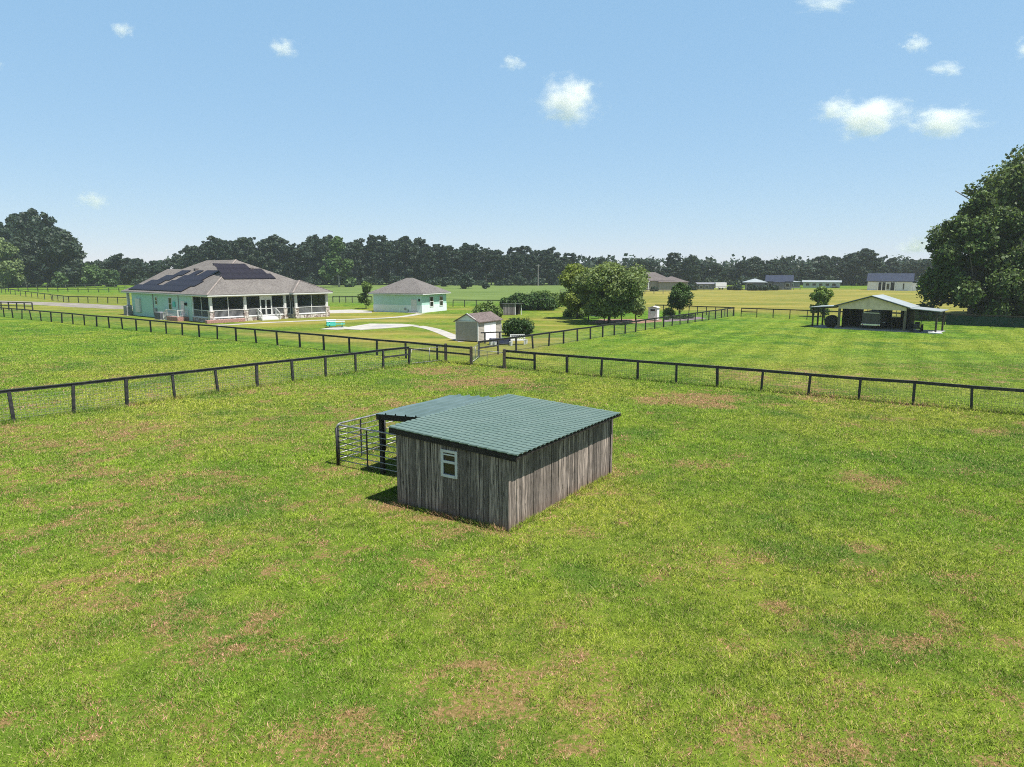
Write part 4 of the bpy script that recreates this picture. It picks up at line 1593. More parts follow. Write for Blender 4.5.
k = tree_kind(129, 5.0, 1.25, .6, 14, 3200, .17, 'leaf_shrub', 'bark', .08, .4, .55, tall)
plant(k, (at(366, 127), 127), 'young_tree', 'young yellow-green tree at the left corner of mint garage', 'tree')

# low flowering plants in the purple bed
for i, (px, py) in enumerate(((668, 319.8), (676, 319.5), (684, 319.2), (691, 318.6))):
    q = gp(px, py)
    bush(130 + i, q, 1.1, .9, .75, 500, .09, 'leaf_hedge', 'bedding_plant', 'low dark bedding plant in the purplish bed', 'plant', 0, .35, .5, 6)['group'] = 'bedding plants round the egg-shaped tree'

# -- left edge trees
k = tree_kind(141, 33, 13, 2, 80, 17000, .8, 'leaf_wood', 'bark', .8, .12, .28, shell=.4)
plant(k, (at(38, 305), 305), 'oak_tree', 'tallest dark oak of the left edge clump', 'tree')
plant(k, (at(-8, 318), 318), 'oak_tree', 'tall dark oak at the very left edge behind the pale willow', 'tree', 2.1, .98)
k = tree_kind(142, 25, 8.5, 1.5, 32, 9000, .7, 'leaf_wood_grey', 'bark', .5, .22, .36)
plant(k, (at(60, 292), 292), 'oak_tree', 'middle-sized grey-green oak in front of the tallest left oak', 'tree')
plant(k, (at(73, 306), 306), 'oak_tree', 'slimmer dark oak on the right shoulder of the left clump', 'tree', 1.2, .9, .88)
plant(k, (at(22, 288), 288), 'oak_tree', 'grey-green oak between the pale willow and the tallest oak', 'tree', 4.0, .95, .82)
k = tree_kind(143, 19, 6.8, .8, 30, 9000, .5, 'leaf_willow', 'bark', .4, .25, .38, squash=1.15)
plant(k, (at(5, 276), 276), 'willow_tree', 'pale green feathery willow at the left edge', 'tree')
k = tree_kind(144, 11, 5.5, .6, 18, 3600, .6, 'leaf_light', 'bark', .3, .28, .42)
for i, (px, D, sc, lab) in enumerate(((84, 300, .95, 'light green small tree right of the left oak clump'), (94, 306, .9, 'light green tree second right of the left oak clump'), (60, 280, .6, 'low bushy green tree at the foot of the left clump'), (110, 296, .7, 'small green tree above the far meadow, left of the roof'))):
    plant(k, (at(px, D), D), 'field_tree', lab, 'tree', i * 1.3, sc)
# -- the light tree in front of the wood
k = tree_kind(145, 20.5, 8.6, 1.5, 40, 13000, .6, 'leaf_light', 'bark_pale', .35, .18, .3, lambda t_: max(.15, 1.02 - .9 * t_))
plant(k, (at(339, 288), 288), 'conical_tree', 'light green cone-shaped tree standing before the dark wood', 'tree')
# -- lone bushes of the far meadow
k = tree_kind(146, 5.2, 2.9, .8, 12, 1600, .45, 'leaf_wood', 'bark', .2, .35, .5)
plant(k, (at(466, 262), 262), 'meadow_tree', 'small dark lone tree in the far meadow behind garage', 'tree')
plant(k, (at(446, 300), 300), 'meadow_tree', 'low dark bush at the wood edge left of the lone tree', 'tree', 1., .9, .75)
plant(k, (at(486, 262), 262), 'meadow_tree', 'tiny dark bush right of the lone meadow tree', 'tree', 2., .55, .4)

# -- the woods: individual trees from six shared kinds
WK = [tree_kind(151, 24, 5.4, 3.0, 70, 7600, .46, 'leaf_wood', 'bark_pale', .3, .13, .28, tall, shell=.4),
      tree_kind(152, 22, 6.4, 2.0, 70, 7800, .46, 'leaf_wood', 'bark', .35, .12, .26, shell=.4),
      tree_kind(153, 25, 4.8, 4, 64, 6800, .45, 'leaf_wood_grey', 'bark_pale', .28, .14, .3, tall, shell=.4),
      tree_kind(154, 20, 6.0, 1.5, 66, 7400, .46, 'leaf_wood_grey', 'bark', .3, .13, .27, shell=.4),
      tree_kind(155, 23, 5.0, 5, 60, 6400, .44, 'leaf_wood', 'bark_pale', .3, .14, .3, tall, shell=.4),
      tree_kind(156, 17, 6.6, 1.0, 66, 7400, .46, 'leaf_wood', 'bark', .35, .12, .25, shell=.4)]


def skyline(px, prof):
    for (a, ya), (b, yb) in zip(prof, prof[1:]):
        if a <= px <= b:
            return ya + (yb - ya) * (px - a) / (b - a)
    return prof[-1][1]


def wood(px0, px1, D0, rows, step, prof, label, group, kinds, seed):
    g = random.Random(seed)
    for r_ in range(rows):
        D = D0 + r_ * 9
        x, x1 = at(px0, D), at(px1, D)
        while x < x1:
            px = CX + x / (D * math.cos(P) + H * math.sin(P)) * F
            top = zat(skyline(px, prof) + g.uniform(-5, 5.5), D)
            ki = g.choice(kinds)
            hk = (24, 22, 25, 20, 23, 17)[ki]
            f = top / hk * (1. if r_ == rows - 1 else g.uniform(.74, .98))
            sxy = min(1.7, max(.7, f)) * g.uniform(1.05, 1.45)
            plant(WK[ki], (x, D + g.uniform(-5, 5)), 'forest_tree', label, 'tree', g.uniform(0, 6.28), sxy, f, group)
            x += step * g.uniform(.7, 1.3)


prof_c = [(180, 254), (200, 246), (215, 241), (235, 238), (260, 237), (290, 239), (320, 239), (345, 241), (375, 238), (400, 236), (425, 238), (440, 242), (470, 245), (500, 246), (530, 248), (560, 250), (575, 255), (600, 262)]
wood(192, 572, 328, 3, 7.2, prof_c, 'tall dark tree packed in the wood behind house and garage', 'trees of the wood behind the house', (0, 0, 1, 2, 3, 4), 1)
prof_l = [(60, 262), (90, 262), (105, 259), (125, 257), (145, 262), (165, 261), (185, 255), (200, 248)]
wood(72, 200, 332, 2, 8.5, prof_l, 'low dark tree on the skyline left of the mint house roof', 'trees on the skyline left of the house', (1, 3, 5), 2)
prof_r = [(570, 262), (590, 268), (603, 266), (625, 264), (640, 260), (660, 257), (685, 258), (700, 263), (715, 266), (730, 259), (745, 256), (765, 262), (785, 260), (810, 262), (835, 258), (850, 252), (875, 252), (890, 262), (905, 258), (930, 256)]
wood(585, 925, 330, 2, 8.0, prof_r, 'dark tree in the long row behind the distant houses', 'trees in the row behind the distant houses', (1, 3, 5, 0), 3)
k_ = WK[1]
plant(k_, (at(601, 352), 352), 'forest_tree', 'lone taller dark tree above the fruit trees on the skyline', 'tree', .4, .62, (zat(257, 352)) / 22)
plant(k_, (at(690, 322), 322), 'forest_tree', 'tall feathery dark tree right above the tan distant house', 'tree', .9, .8, (zat(255, 322)) / 22)
plant(WK[1], (at(861, 318), 318), 'forest_tree', 'broad tall dark tree left of white farmhouse roof', 'tree', 1.9, 1.35, (zat(249, 318)) / 22)
# understorey
g_ = np.random.default_rng(9)
C_, R_ = [], []
for px0, px1, D in ((72, 200, 322), (192, 575, 318), (585, 660, 322), (700, 925, 321)):
    x0, x1 = at(px0, D), at(px1, D)
    for i in range(int((x1 - x0) / 2.2)):
        rad = g_.uniform(1.2, 2.6)
        C_.append((g_.uniform(x0, x1), D + g_.uniform(-2, 9), rad * g_.uniform(.4, 1.1)))
        R_.append(rad)
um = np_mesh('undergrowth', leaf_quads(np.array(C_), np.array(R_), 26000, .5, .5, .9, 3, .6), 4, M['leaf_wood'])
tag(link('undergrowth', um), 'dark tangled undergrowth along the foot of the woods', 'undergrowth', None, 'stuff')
# a far wood closing the horizon
C_, R_ = [], []
for i in range(420):
    x_ = g_.uniform(-520, 560)
    D = g_.uniform(385, 420)
    rad = g_.uniform(5, 8)
    C_.append((x_, D, g_.uniform(2, 9)))
    R_.append(rad)
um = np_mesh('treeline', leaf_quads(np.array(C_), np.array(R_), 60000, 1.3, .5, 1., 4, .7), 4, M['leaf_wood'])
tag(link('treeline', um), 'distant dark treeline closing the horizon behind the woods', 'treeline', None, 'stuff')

# ------------------------------------------------------------------ mint garage
ga = math.atan2(8.0, 3.5)
gx_, gy_ = gp(422, 313)
gar = thing('mint_garage', 'small mint green garage with grey hip roof on the lawn', 'garage', (gx_, gy_, 0), ga)
GW, GL, GE = 8.3, 9.5, 3.0
MB().box(0, 0, 1.25, GW, GL, GE).build('wall', M['mint'], gar)
MB().box(-.03, -.03, 0, GW + .03, GL + .03, 1.249).build('lower_wall', M['mint_pale'], gar)
MB().hip(-.6, -.6, GW + .6, GL + .6, GE + .2, .52).build('roof', M['shingle_grey'], gar)
mb = MB()
z0, z1 = GE - .02, GE + .19
ring(-.59, -.59, GW + .59, GL + .59)
mb.box(-.52, -.52, GE + .06, GW + .52, GL + .52, GE + .1)
mb.build('fascia', M['white_roofy'], gar)
d_ = MB().box(-.07, .95, .12, -.032, 2.0, 2.2).build('door', M['white'], gar)
MB().box(-.1, 1.05, 1.1, -.072, 1.15, 1.2).build('handle', M['chrome'], d_)
def gwin(x0, x1):
    w_ = MB()
    z0_, z1_ = 1.0, 2.5
    for q in ((x0 - .12, z0_ - .12, x0, z1_ + .12), (x1, z0_ - .12, x1 + .12, z1_ + .12), (x0, z0_ - .12, x1, z0_), (x0, z1_, x1, z1_ + .12), (x0, 1.7, x1, 1.8)):
        w_.box(q[0], -.09, q[1], q[2], -.032, q[3])
    o = w_.build('window', M['white'], gar)
    MB().box(x0, -.06, z0_, x1, -.034, z1_).build('pane', M['glass'], o)
gwin(2.6, 3.6)
gwin(5.9, 6.9)
MB().box(-.14, .35, 1.9, -.002, .6, 2.3).build('wall_lamp', M['dark'], gar)
MB().box(-.16, 3.0, .4, -.032, 3.3, .8).box(-.16, 2.5, .2, -.032, 2.65, .5).build('hose_box', M['grey_panel'], gar)
MB().box(-.9, .6, 0, -.031, 2.3, .11).build('doorstep', M['concrete'], gar)

# ------------------------------------------------------------------ tan storage shed
ta = math.atan2(.87, .5)
tx, ty = gp(478, 342.2)
ts = thing('storage_shed', 'tan vinyl storage shed with brown shingle roof behind the lane fence', 'shed', (tx, ty, 0), ta)
TW, TL, TE = 4.4, 2.6, 2.05
mb = MB()
for k in range(14):            # lap siding courses
    z_ = .1 + k * .14
    o = .012
    mb.add([(-o, -.0, z_), (-o, TL, z_), (0, TL, z_ + .14), (0, 0, z_ + .14), (.05, 0, z_), (.05, TL, z_), (.05, TL, z_ + .14), (.05, 0, z_ + .14)], [(0, 1, 2, 3), (0, 4, 5, 1), (3, 2, 6, 7), (4, 7, 6, 5)])
    mb.add([(0, -o, z_), (TW, -o, z_), (TW, 0, z_ + .14), (0, 0, z_ + .14), (0, .05, z_), (TW, .05, z_), (TW, .05, z_ + .14), (0, .05, z_ + .14)], [(0, 1, 2, 3), (0, 4, 5, 1), (3, 2, 6, 7), (4, 7, 6, 5)])
mb.box(.06, .06, .05, TW, TL, TE + .02)
mb.build('siding_wall', M['siding_tan'], ts)
MB().add([(0.01, 0, TE + .01), (0.01, TL, TE + .01), (0.01, TL / 2, TE + .75), (.06, 0, TE + .01), (.06, TL, TE + .01), (.06, TL / 2, TE + .75)], [(0, 1, 2), (5, 4, 3), (0, 3, 4, 1), (1, 4, 5, 2), (2, 5, 3, 0)]).build('gable_end', M['mint_pale'], ts)
MB().gable(-.15, -.2, TW + .15, TL + .2, TE - .08, .52, .07, axis='x').build('roof', M['shingle_red'], ts)
mb = MB().box(-.04, -.045, .0, .05, -.013, TE - .02).box(-.045, -.013, .0, -.014, .06, TE - .02).box(TW - .08, -.045, 0, TW + .02, -.013, TE - .02).box(-.045, TL - .07, 0, -.014, TL + .02, TE - .02).box(.06, -.04, TE - .16, TW - .09, -.014, TE - .06).box(-.04, .07, TE - .1, -.014, TL - .08, TE - .02)
mb.build('trim', M['white'], ts)
dm = MB().box(1.1, -.05, .15, 3.3, -.015, 1.75).build('door', M['stucco_white'], ts)
MB().box(2.18, -.07, .15, 2.22, -.051, 1.75).build('door_seam', M['siding_pale'], dm)
MB().box(1.0, -1.3, .0, 3.4, -.05, .12).build('ramp', M['siding_pale'], ts)
MB().box(.02, .02, 0, TW, TL, .09).build('skid', M['boards_dark'], ts)
# hitching rail in front of it
hr = thing('hitching_rail', 'dark wooden hitching rail in front of the tan storage shed', 'rail', (*gp(485, 343.5), 0), R(20))
MB().box(-.06, -.06, -.1, .06, .06, 1.0).build('post', M['fence_black'], hr)
MB().box(1.44, -.06, -.1, 1.56, .06, 1.0).build('post', M['fence_black'], hr)
MB().box(-.4, -.07, 1.0, 1.9, .07, 1.11).build('rail', M['fence_black'], hr)
# clutter by the bush: navy trough, white lattice bench, buckets
q = gp(500, 344.6)
tr_ = thing('water_trough', 'dark navy water trough between the tan shed and white bench', 'trough', (*q, 0), R(12))
MB().prism([(-.95, -.35), (.95, -.35), (1.05, 0), (.95, .35), (-.95, .35), (-1.05, 0)], .06, .62).build('basin', M['navy'], tr_, bevel=.05)
MB().prism([(-.85, -.27), (.85, -.27), (.93, 0), (.85, .27), (-.85, .27), (-.93, 0)], .622, .63).build('water', M['glass'], tr_)
MB().box(-.8, -.3, 0, -.6, .3, .06).box(.6, -.3, 0, .8, .3, .06).build('foot', M['dark'], tr_)
q = gp(518, 345)
wb = thing('garden_bench', 'white lattice garden bench in front of the dark rounded bush', 'bench', (*q, 0), R(8))
mb = MB().box(-.7, -.05, .42, .7, .45, .46)
mb.build('seat', M['white_roofy'], wb)
mb = MB().beam((-.7, .47, .95), (.7, .47, .95), .05, .06).beam((-.7, .47, .5), (.7, .47, .5), .04, .05)
for k in range(7):
    x_ = -.7 + k * .2
    mb.beam((x_, .465, .5), (x_ + .2, .465, .94), .02, .035)
    mb.beam((x_ + .2, .475, .5), (x_, .475, .94), .02, .035)
mb.build('backrest', M['white_roofy'], wb)
for x_, y_, z_ in ((-.66, 0, .42), (.66, 0, .42), (-.66, .45, .98), (.66, .45, .98)):
    MB().box(x_ - .035, y_ - .035, 0, x_ + .035, y_ + .035, z_ - .001 if y_ == 0 else z_).build('leg', M['white_roofy'], wb)
for x_ in (-.68, .68):
    MB().beam((x_, -.05, .66), (x_, .47, .66), .05, .04).beam((x_, -.02, .47), (x_, -.02, .65), .04, .04).build('armrest', M['white_roofy'], wb)
for i, (px, py, lab, c) in enumerate(((491, 345.2, 'white bucket by the shed ramp, left of the trough', 'white_roofy'), (495, 346.2, 'white bucket nearest the fence in front of trough', 'white_roofy'), (511, 345.8, 'white bucket between the trough and lattice bench', 'white_roofy'), (526, 343.8, 'white bucket at the right end of lattice bench', 'white_roofy'))):
    q = gp(px, py)
    b_ = thing('bucket', lab, 'bucket', (*q, 0), i)
    MB().lathe([(.13, 0), (.165, .36), (.175, .37), (.175, .4), (.15, .4), (.12, .05)], n=14).build('pail', M[c], b_)
    MB().tube([(-.165, 0, .37), (-.1, .12, .3), (.1, .12, .3), (.165, 0, .37)], .008, 5).build('handle', M['chrome'], b_)

# grey wooden hutch
q = gp(503, 315.2)
hu = thing('wooden_hutch', 'grey board animal shelter in front of the dark hedge', 'animal shelter', (*q, 0), R(12))
board_wall((0, 0), (2.0, 0), (0, -1), lambda s: 1.75).build('board_wall', M['grey_wood'], hu)
MB().box(-.02, 0.002, 0, .02, 2.2, 1.7).box(2.0, 1.6, 0, 3.1, 1.66, 1.5).box(.03, 2.14, 0, 3.1, 2.2, 1.5).build('side_wall', M['boards_dark'], hu)
MB().box(1.9, -.05, 0, 2.02, .0, 1.7).box(2.9, .0, 0, 3.0, .1, 1.6).build('post', M['white'], hu)
MB().add([(-.15, -.2, 1.80), (3.2, -.2, 1.74), (3.2, 2.3, 1.6), (-.15, 2.3, 1.62), (-.15, -.2, 1.86), (3.2, -.2, 1.80), (3.2, 2.3, 1.66), (-.15, 2.3, 1.68)], [(3, 2, 1, 0), (4, 5, 6, 7), (0, 1, 5, 4), (1, 2, 6, 5), (2, 3, 7, 6), (3, 0, 4, 7)]).build('roof', M['stucco_grey'], hu)

# white coop
q = gp(648, 320.5)
cp = thing('chicken_coop', 'narrow white coop with dark vent beside the slim fruit tree', 'coop', (*q, 0), R(-25))
MB().box(0, 0, .1, 1.25, 1.3, 1.85).build('wall', M['stucco_white'], cp)
MB().gable(-.12, -.12, 1.37, 1.42, 1.83, .25, .06).build('roof', M['white_roofy'], cp)
MB().box(.3, -.02, 1.35, .95, -.002, 1.6).build('vent', M['dark'], cp)
dcp = MB().box(.3, -.03, .15, .95, -.002, 1.25).build('door', M['mint_pale'], cp)
MB().box(.85, -.05, .7, .9, -.031, .8).build('handle', M['dark'], dcp)
for x_, y_ in ((.1, .1), (1.15, .1), (.1, 1.2), (1.15, 1.2)):
    MB().box(x_ - .05, y_ - .05, 0, x_ + .05, y_ + .05, .099).build('leg', M['boards_dark'], cp)

# post-and-panel swing frame under the trees
q = gp(588.5, 321.8)
sw = thing('garden_arbor', 'dark timber swing frame with white panel under fruit trees', 'swing frame', (*q, 0), R(6))
for x_ in (0, 2.2, 4.6):
    MB().box(x_ - .06, -.06, -.1, x_ + .06, .06, 1.9).build('post', M['fence_worn'], sw)
MB().box(-.15, -.05, 1.9, 4.75, .05, 2.02).build('beam', M['fence_worn'], sw)
mb = MB().box(.25, -.04, .75, 1.45, .0, .83).box(.25, -.04, 1.25, 1.45, .0, 1.33).box(.25, -.04, .83, .33, .0, 1.25).box(1.37, -.04, .83, 1.45, .0, 1.25).box(.33, -.025, .83, 1.37, -.015, 1.25)
mb.build('panel', M['white'], sw)
mb = MB().box(.3, -.35, .45, 1.4, .05, .5).tube([(.32, -.02, .5), (.32, -.02, 1.9)], .012, 5).tube([(1.38, -.02, .5), (1.38, -.02, 1.9)], .012, 5)
mb.build('swing_seat', M['fence_worn'], sw)

# teal picnic table
q = gp(336, 327.4)
pt = thing('picnic_table', 'teal picnic table with white top on the concrete pad', 'picnic table', (*q, 0), R(12))
MB().box(-1.1, -.4, .72, 1.1, .4, .77).build('table_top', M['white_roofy'], pt, bevel=.01)
for y_ in (-.75, .75):
    MB().box(-1.1, y_ - .15, .42, 1.1, y_ + .15, .47).build('seat', M['teal'], pt, bevel=.01)
for x_ in (-.75, .75):
    mb = MB().beam((x_, -.75, .05), (x_, -.2, .71), .06, .1).beam((x_, .75, .05), (x_, .2, .71), .06, .1).beam((x_ + .04, -.85, .39), (x_ + .04, .85, .39), .05, .08)
    mb.build('leg', M['teal'], pt)
q = gp(331, 326.0)
cb_ = thing('toy_chest', 'low teal storage chest left of the picnic table', 'chest', (*q, 0), R(20))
MB().box(-.55, -.35, .0, .55, .35, .7).build('body', M['teal'], cb_, bevel=.04)
MB().box(-.6, -.4, .701, .6, .4, .8).build('lid', M['mint_pale'], cb_, bevel=.03)

# ------------------------------------------------------------------ pole barn
bx_, by_ = gp(837, 328.5)
ba = math.atan2(-.66, .75)
barn = thing('pole_barn', 'open pole barn with tan gable and lean-to wings', 'barn', (bx_, by_, 0), ba)
BW, BD = 7.3, 4.3
BE = 2.78
MB().box(-.3, -.3, -.05, BW + .3, BD, .1).build('floor_slab', M['concrete'], barn)
MB().box(-3.2, .1, -.05, -.301, BD, .05).build('lean_to_floor', M['concrete_grey'], barn)
MB().box(BW + .301, .1, -.05, BW + 3.3, BD, .05).build('lean_to_floor', M['concrete_grey'], barn)
MB().gable(-.45, -.4, BW + .45, BD + .3, BE + .02, .31, .07).build('roof', M['roof_pale'], barn)
pk = BE + (BW / 2 + .45) * .31
mb = MB()
mb.add([(0, -.06, 2.42), (BW, -.06, 2.42), (BW, -.06, BE + .05), (BW / 2, -.06, pk - .08), (0, -.06, BE + .05), (0, -.0, 2.42), (BW, -.0, 2.42), (BW, -.0, BE + .05), (BW / 2, -.0, pk - .08), (0, -.0, BE + .05)],
       [(0, 1, 2, 3, 4), (9, 8, 7, 6, 5), (0, 5, 6, 1), (1, 6, 7, 2), (2, 7, 8, 3), (3, 8, 9, 4), (4, 9, 5, 0)])
mb.build('gable_wall', M['tan_board'], barn)
mb = MB()
mb.beam((-.44, -.36, BE - .04), (BW / 2, -.36, pk - .055), .05, .14).beam((BW + .44, -.36, BE - .04), (BW / 2 + .002, -.362, pk - .055), .05, .14)
mb.build('bargeboard', M['fascia_dark'], barn)
for x_, y_ in ((.1, .12), (BW - .1, .12), (.1, BD - .1), (BW - .1, BD - .1)):
    MB().box(x_ - .12, y_ - .12, .101 if 0 else 0.0, x_ + .12, y_ + .12, BE - .1).build('post', M['post_wood'], barn)
for x_, y_ in ((-3.0, .3), (-3.0, 2.2), (-3.0, BD - .2), (BW + 3.0, .3), (BW + 3.0, BD - .2)):
    MB().box(x_ - .09, y_ - .09, 0, x_ + .09, y_ + .09, 2.3).build('lean_to_post', M['fence_worn'], barn)
for sgn, xa, xb in ((-1, -3.35, -.2), (1, BW + .2, BW + 3.4)):
    xo, xi = (xa, xb) if sgn < 0 else (xb, xa)
    mb = MB()
    mb.add([(xo, -.25, 2.42), (xi, -.25, 2.66), (xi, BD + .2, 2.66), (xo, BD + .2, 2.42), (xo, -.25, 2.50), (xi, -.25, 2.74), (xi, BD + .2, 2.74), (xo, BD + .2, 2.50)],
           [(3, 2, 1, 0), (4, 5, 6, 7), (0, 1, 5, 4), (1, 2, 6, 5), (2, 3, 7, 6), (3, 0, 4, 7)])
    mb.build('lean_to_roof', M['roof_pale'], barn)
    mb = MB()
    xp = -3.0 if sgn < 0 else BW + 3.0
    mb.box(xp - .05, -.1, 2.28, xp + .05, BD + .1, 2.41)
    for y_ in (.3, 2.2, BD - .2):
        mb.beam((xp, y_, 2.36), (xi, y_, 2.55), .05, .12)
    mb.build('lean_to_beam', M['fascia_dark'], barn)
# back wall with two openings, side half-walls
mb = MB()
y0, y1 = BD - .12, BD - .04
mb.box(.25, y0, .1, BW - .25, y1, 1.35).box(.25, y0, 2.3, BW - .25, y1, BE - .03)
for a, b_ in ((.25, 1.7), (2.7, 4.9), (5.9, BW - .25)):
    mb.box(a, y0 + .002, 1.35, b_, y1 - .002, 2.3)
mb.box(.02, 1.6, .1, .1, BD - .25, BE - .1).box(BW - .1, 2.2, .1, BW - .02, BD - .25, BE - .1)
mb.build('back_wall', M['boards_dark'], barn)
for a in (1.7, 4.9):
    mb = MB()
    mb.box(a, y0 - .02, 1.35, a + .05, y0, 2.3).box(a + .95, y0 - .02, 1.35, a + 1.0, y0, 2.3).box(a + .47, y0 - .02, 1.35, a + .53, y0, 2.3).box(a + .05, y0 - .018, 1.8, a + .95, y0 - .002, 1.85)
    mb.build('window_frame', M['white'], barn)
mb = MB()
mb.box(.22, .3, BE - .32, .3, BD - .3, BE - .1).box(BW - .3, .3, BE - .32, BW - .22, BD - .3, BE - .1)
for k in range(4):
    mb.box(.1, .6 + k * 1.1, BE - .1, BW - .1, .66 + k * 1.1, BE + .04)
mb.build('truss', M['post_wood'], barn)


def bloc(u, v):
    c, s = math.cos(ba), math.sin(ba)
    return (bx_ + u * c - v * s, by_ + u * s + v * c)


# horse trailer parked inside
ht = thing('horse_trailer', 'tan rounded horse trailer parked inside the pole barn', 'trailer', (*bloc(3.5, .75), .1), ba)
sec = [(-.95, .45), (-1.0, .8), (-1.0, 1.75), (-.93, 1.95), (-.75, 2.08), (.75, 2.08), (.93, 1.95), (1.0, 1.75), (1.0, .8), (.95, .45)]
n = len(sec)
MB().add([(a, 0, b) for a, b in sec] + [(a, 2.7, b) for a, b in sec], [tuple(range(n)), tuple(range(2 * n - 1, n - 1, -1))] + [(i, n + i, n + (i + 1) % n, (i + 1) % n) for i in range(n)]).build('body', M['trailer_tan'], ht, bevel=.03)
MB().box(-.8, -.04, .55, -.02, -.005, 1.75).box(.02, -.04, .55, .8, -.005, 1.75).build('rear_door', M['trailer_tan'], ht, bevel=.01)
MB().box(-1.05, -.14, .4, 1.05, -.045, .6).build('bumper', M['chrome'], ht, bevel=.02)
for s in (-1, 1):
    MB().lathe([(.36, -.1), (.36, .1)], (s * 1.12, 1.4, .36), 18, 'x').build('wheel', M['rubber'], ht)
    MB().box(s * 1.12 - .16, 0.9, .74, s * 1.12 + .16, 1.9, .82).build('fender', M['chrome'], ht, bevel=.03)
    MB().lathe([(.06, -.03), (.06, .0)], (s * .85, -.15, .5), 10, 'y').build('tail_light', M['red'], ht)
MB().box(-.85, -.03, 1.85, .85, -.006, 1.92).build('roof_rim', M['chrome'], ht)
MB().beam((-.5, 2.7, .45), (0, 3.3, .45), .08, .1).beam((.5, 2.7, .45), (0.001, 3.3, .452), .08, .1).beam((0, 3.25, .0), (0, 3.25, .5), .07, .07).build('hitch', M['tube_dark'], ht)
# wrapped round bale
bl_ = thing('hay_bale', 'dark wrapped round bale under left lean-to of the barn', 'hay bale', (*bloc(-.95, .9), .05), ba + .1)
prof_ = [(.2, -.62), (.68, -.6), (.74, -.5), (.75, 0), (.74, .5), (.68, .6), (.2, .62)]
MB().lathe(prof_, (0, 0, .74), 22, 'y').build('wrap', M['dark'], bl_, True)
mb = MB()
for k in range(5):
    mb.lathe([(.757, -.45 + k * .2), (.762, -.42 + k * .2), (.757, -.39 + k * .2)], (0, 0, .74), 22, 'y')
mb.build('twine', M['bale'], bl_)
# garden tractor
gt = thing('garden_tractor', 'small black garden tractor under right lean-to of the barn', 'tractor', (*bloc(BW + .95, 1.2), .05), ba + .15)
MB().box(-.3, -.95, .35, .3, .0, .85).build('hood', M['black_paint'], gt, bevel=.06)
MB().box(-.35, .0, .3, .35, 1.0, .5).build('chassis', M['black_paint'], gt, bevel=.03)
MB().box(-.24, .45, .5, .24, .9, .62).box(-.24, .85, .62, .24, .97, 1.05).build('seat', M['dark'], gt, bevel=.05)
for s in (-1, 1):
    MB().lathe([(.2, -.12), (.36, -.11), (.38, 0), (.36, .11), (.2, .12)], (s * .5, .7, .38), 18, 'x').build('wheel', M['rubber'], gt)
    MB().lathe([(.12, -.08), (.23, -.08), (.24, 0), (.23, .08), (.12, .08)], (s * .42, -.7, .24), 16, 'x').build('wheel', M['rubber'], gt)
    MB().box(s * .5 - .16, .35, .79, s * .5 + .16, 1.05, .83).build('fender', M['black_paint'], gt, bevel=.02)
MB().tube([(0, .05, .8), (0, .25, 1.1)], .025, 6).tube([(.18 * math.cos(w_ * .524), .25 + .07 * math.sin(w_ * .524), 1.1 + .16 * math.sin(w_ * .524)) for w_ in range(13)], .016, 5).build('steering_wheel', M['dark'], gt)
MB().beam((-.33, 1.02, .5), (-.33, 1.02, 1.9), .05, .05).beam((.33, 1.02, .5), (.33, 1.02, 1.9), .05, .05).beam((-.35, 1.02, 1.92), (.35, 1.02, 1.92), .05, .05).build('roll_bar', M['black_paint'], gt)
# workbench in the shade
wkb = thing('workbench', 'long dark workbench in the shade at the right of barn', 'workbench', (*bloc(5.1, 3.2), .1), ba)
MB().box(0, 0, .84, 1.9, .7, .9).build('top', M['fence_worn'], wkb)
for x_, y_ in ((.06, .06), (1.84, .06), (.06, .64), (1.84, .64)):
    MB().box(x_ - .05, y_ - .05, 0, x_ + .05, y_ + .05, .839).build('leg', M['fence_worn'], wkb)
MB().box(.12, .1, .3, 1.78, .6, .34).build('shelf', M['fence_worn'], wkb)
# feed sacks
for i, (u, v, lab) in enumerate(((BW + 2.75, -.35, 'slumped white feed sack at the right barn post, left of two'), (BW + 3.35, -.25, 'slumped white feed sack furthest right by the barn'))):
    fs_ = thing('feed_sack', lab, 'sack', (*bloc(u, v), 0), ba + i * .5)
    o = MB().prism([(-.36, -.2), (-.1, -.25), (.3, -.21), (.37, 0), (.3, .22), (-.2, .24), (-.38, .1)], .0, .2).build('bag', M['white_roofy'], fs_, bevel=.07)
    MB().box(.33, -.16, .07, .45, .16, .1).build('seam', M['white'], fs_)

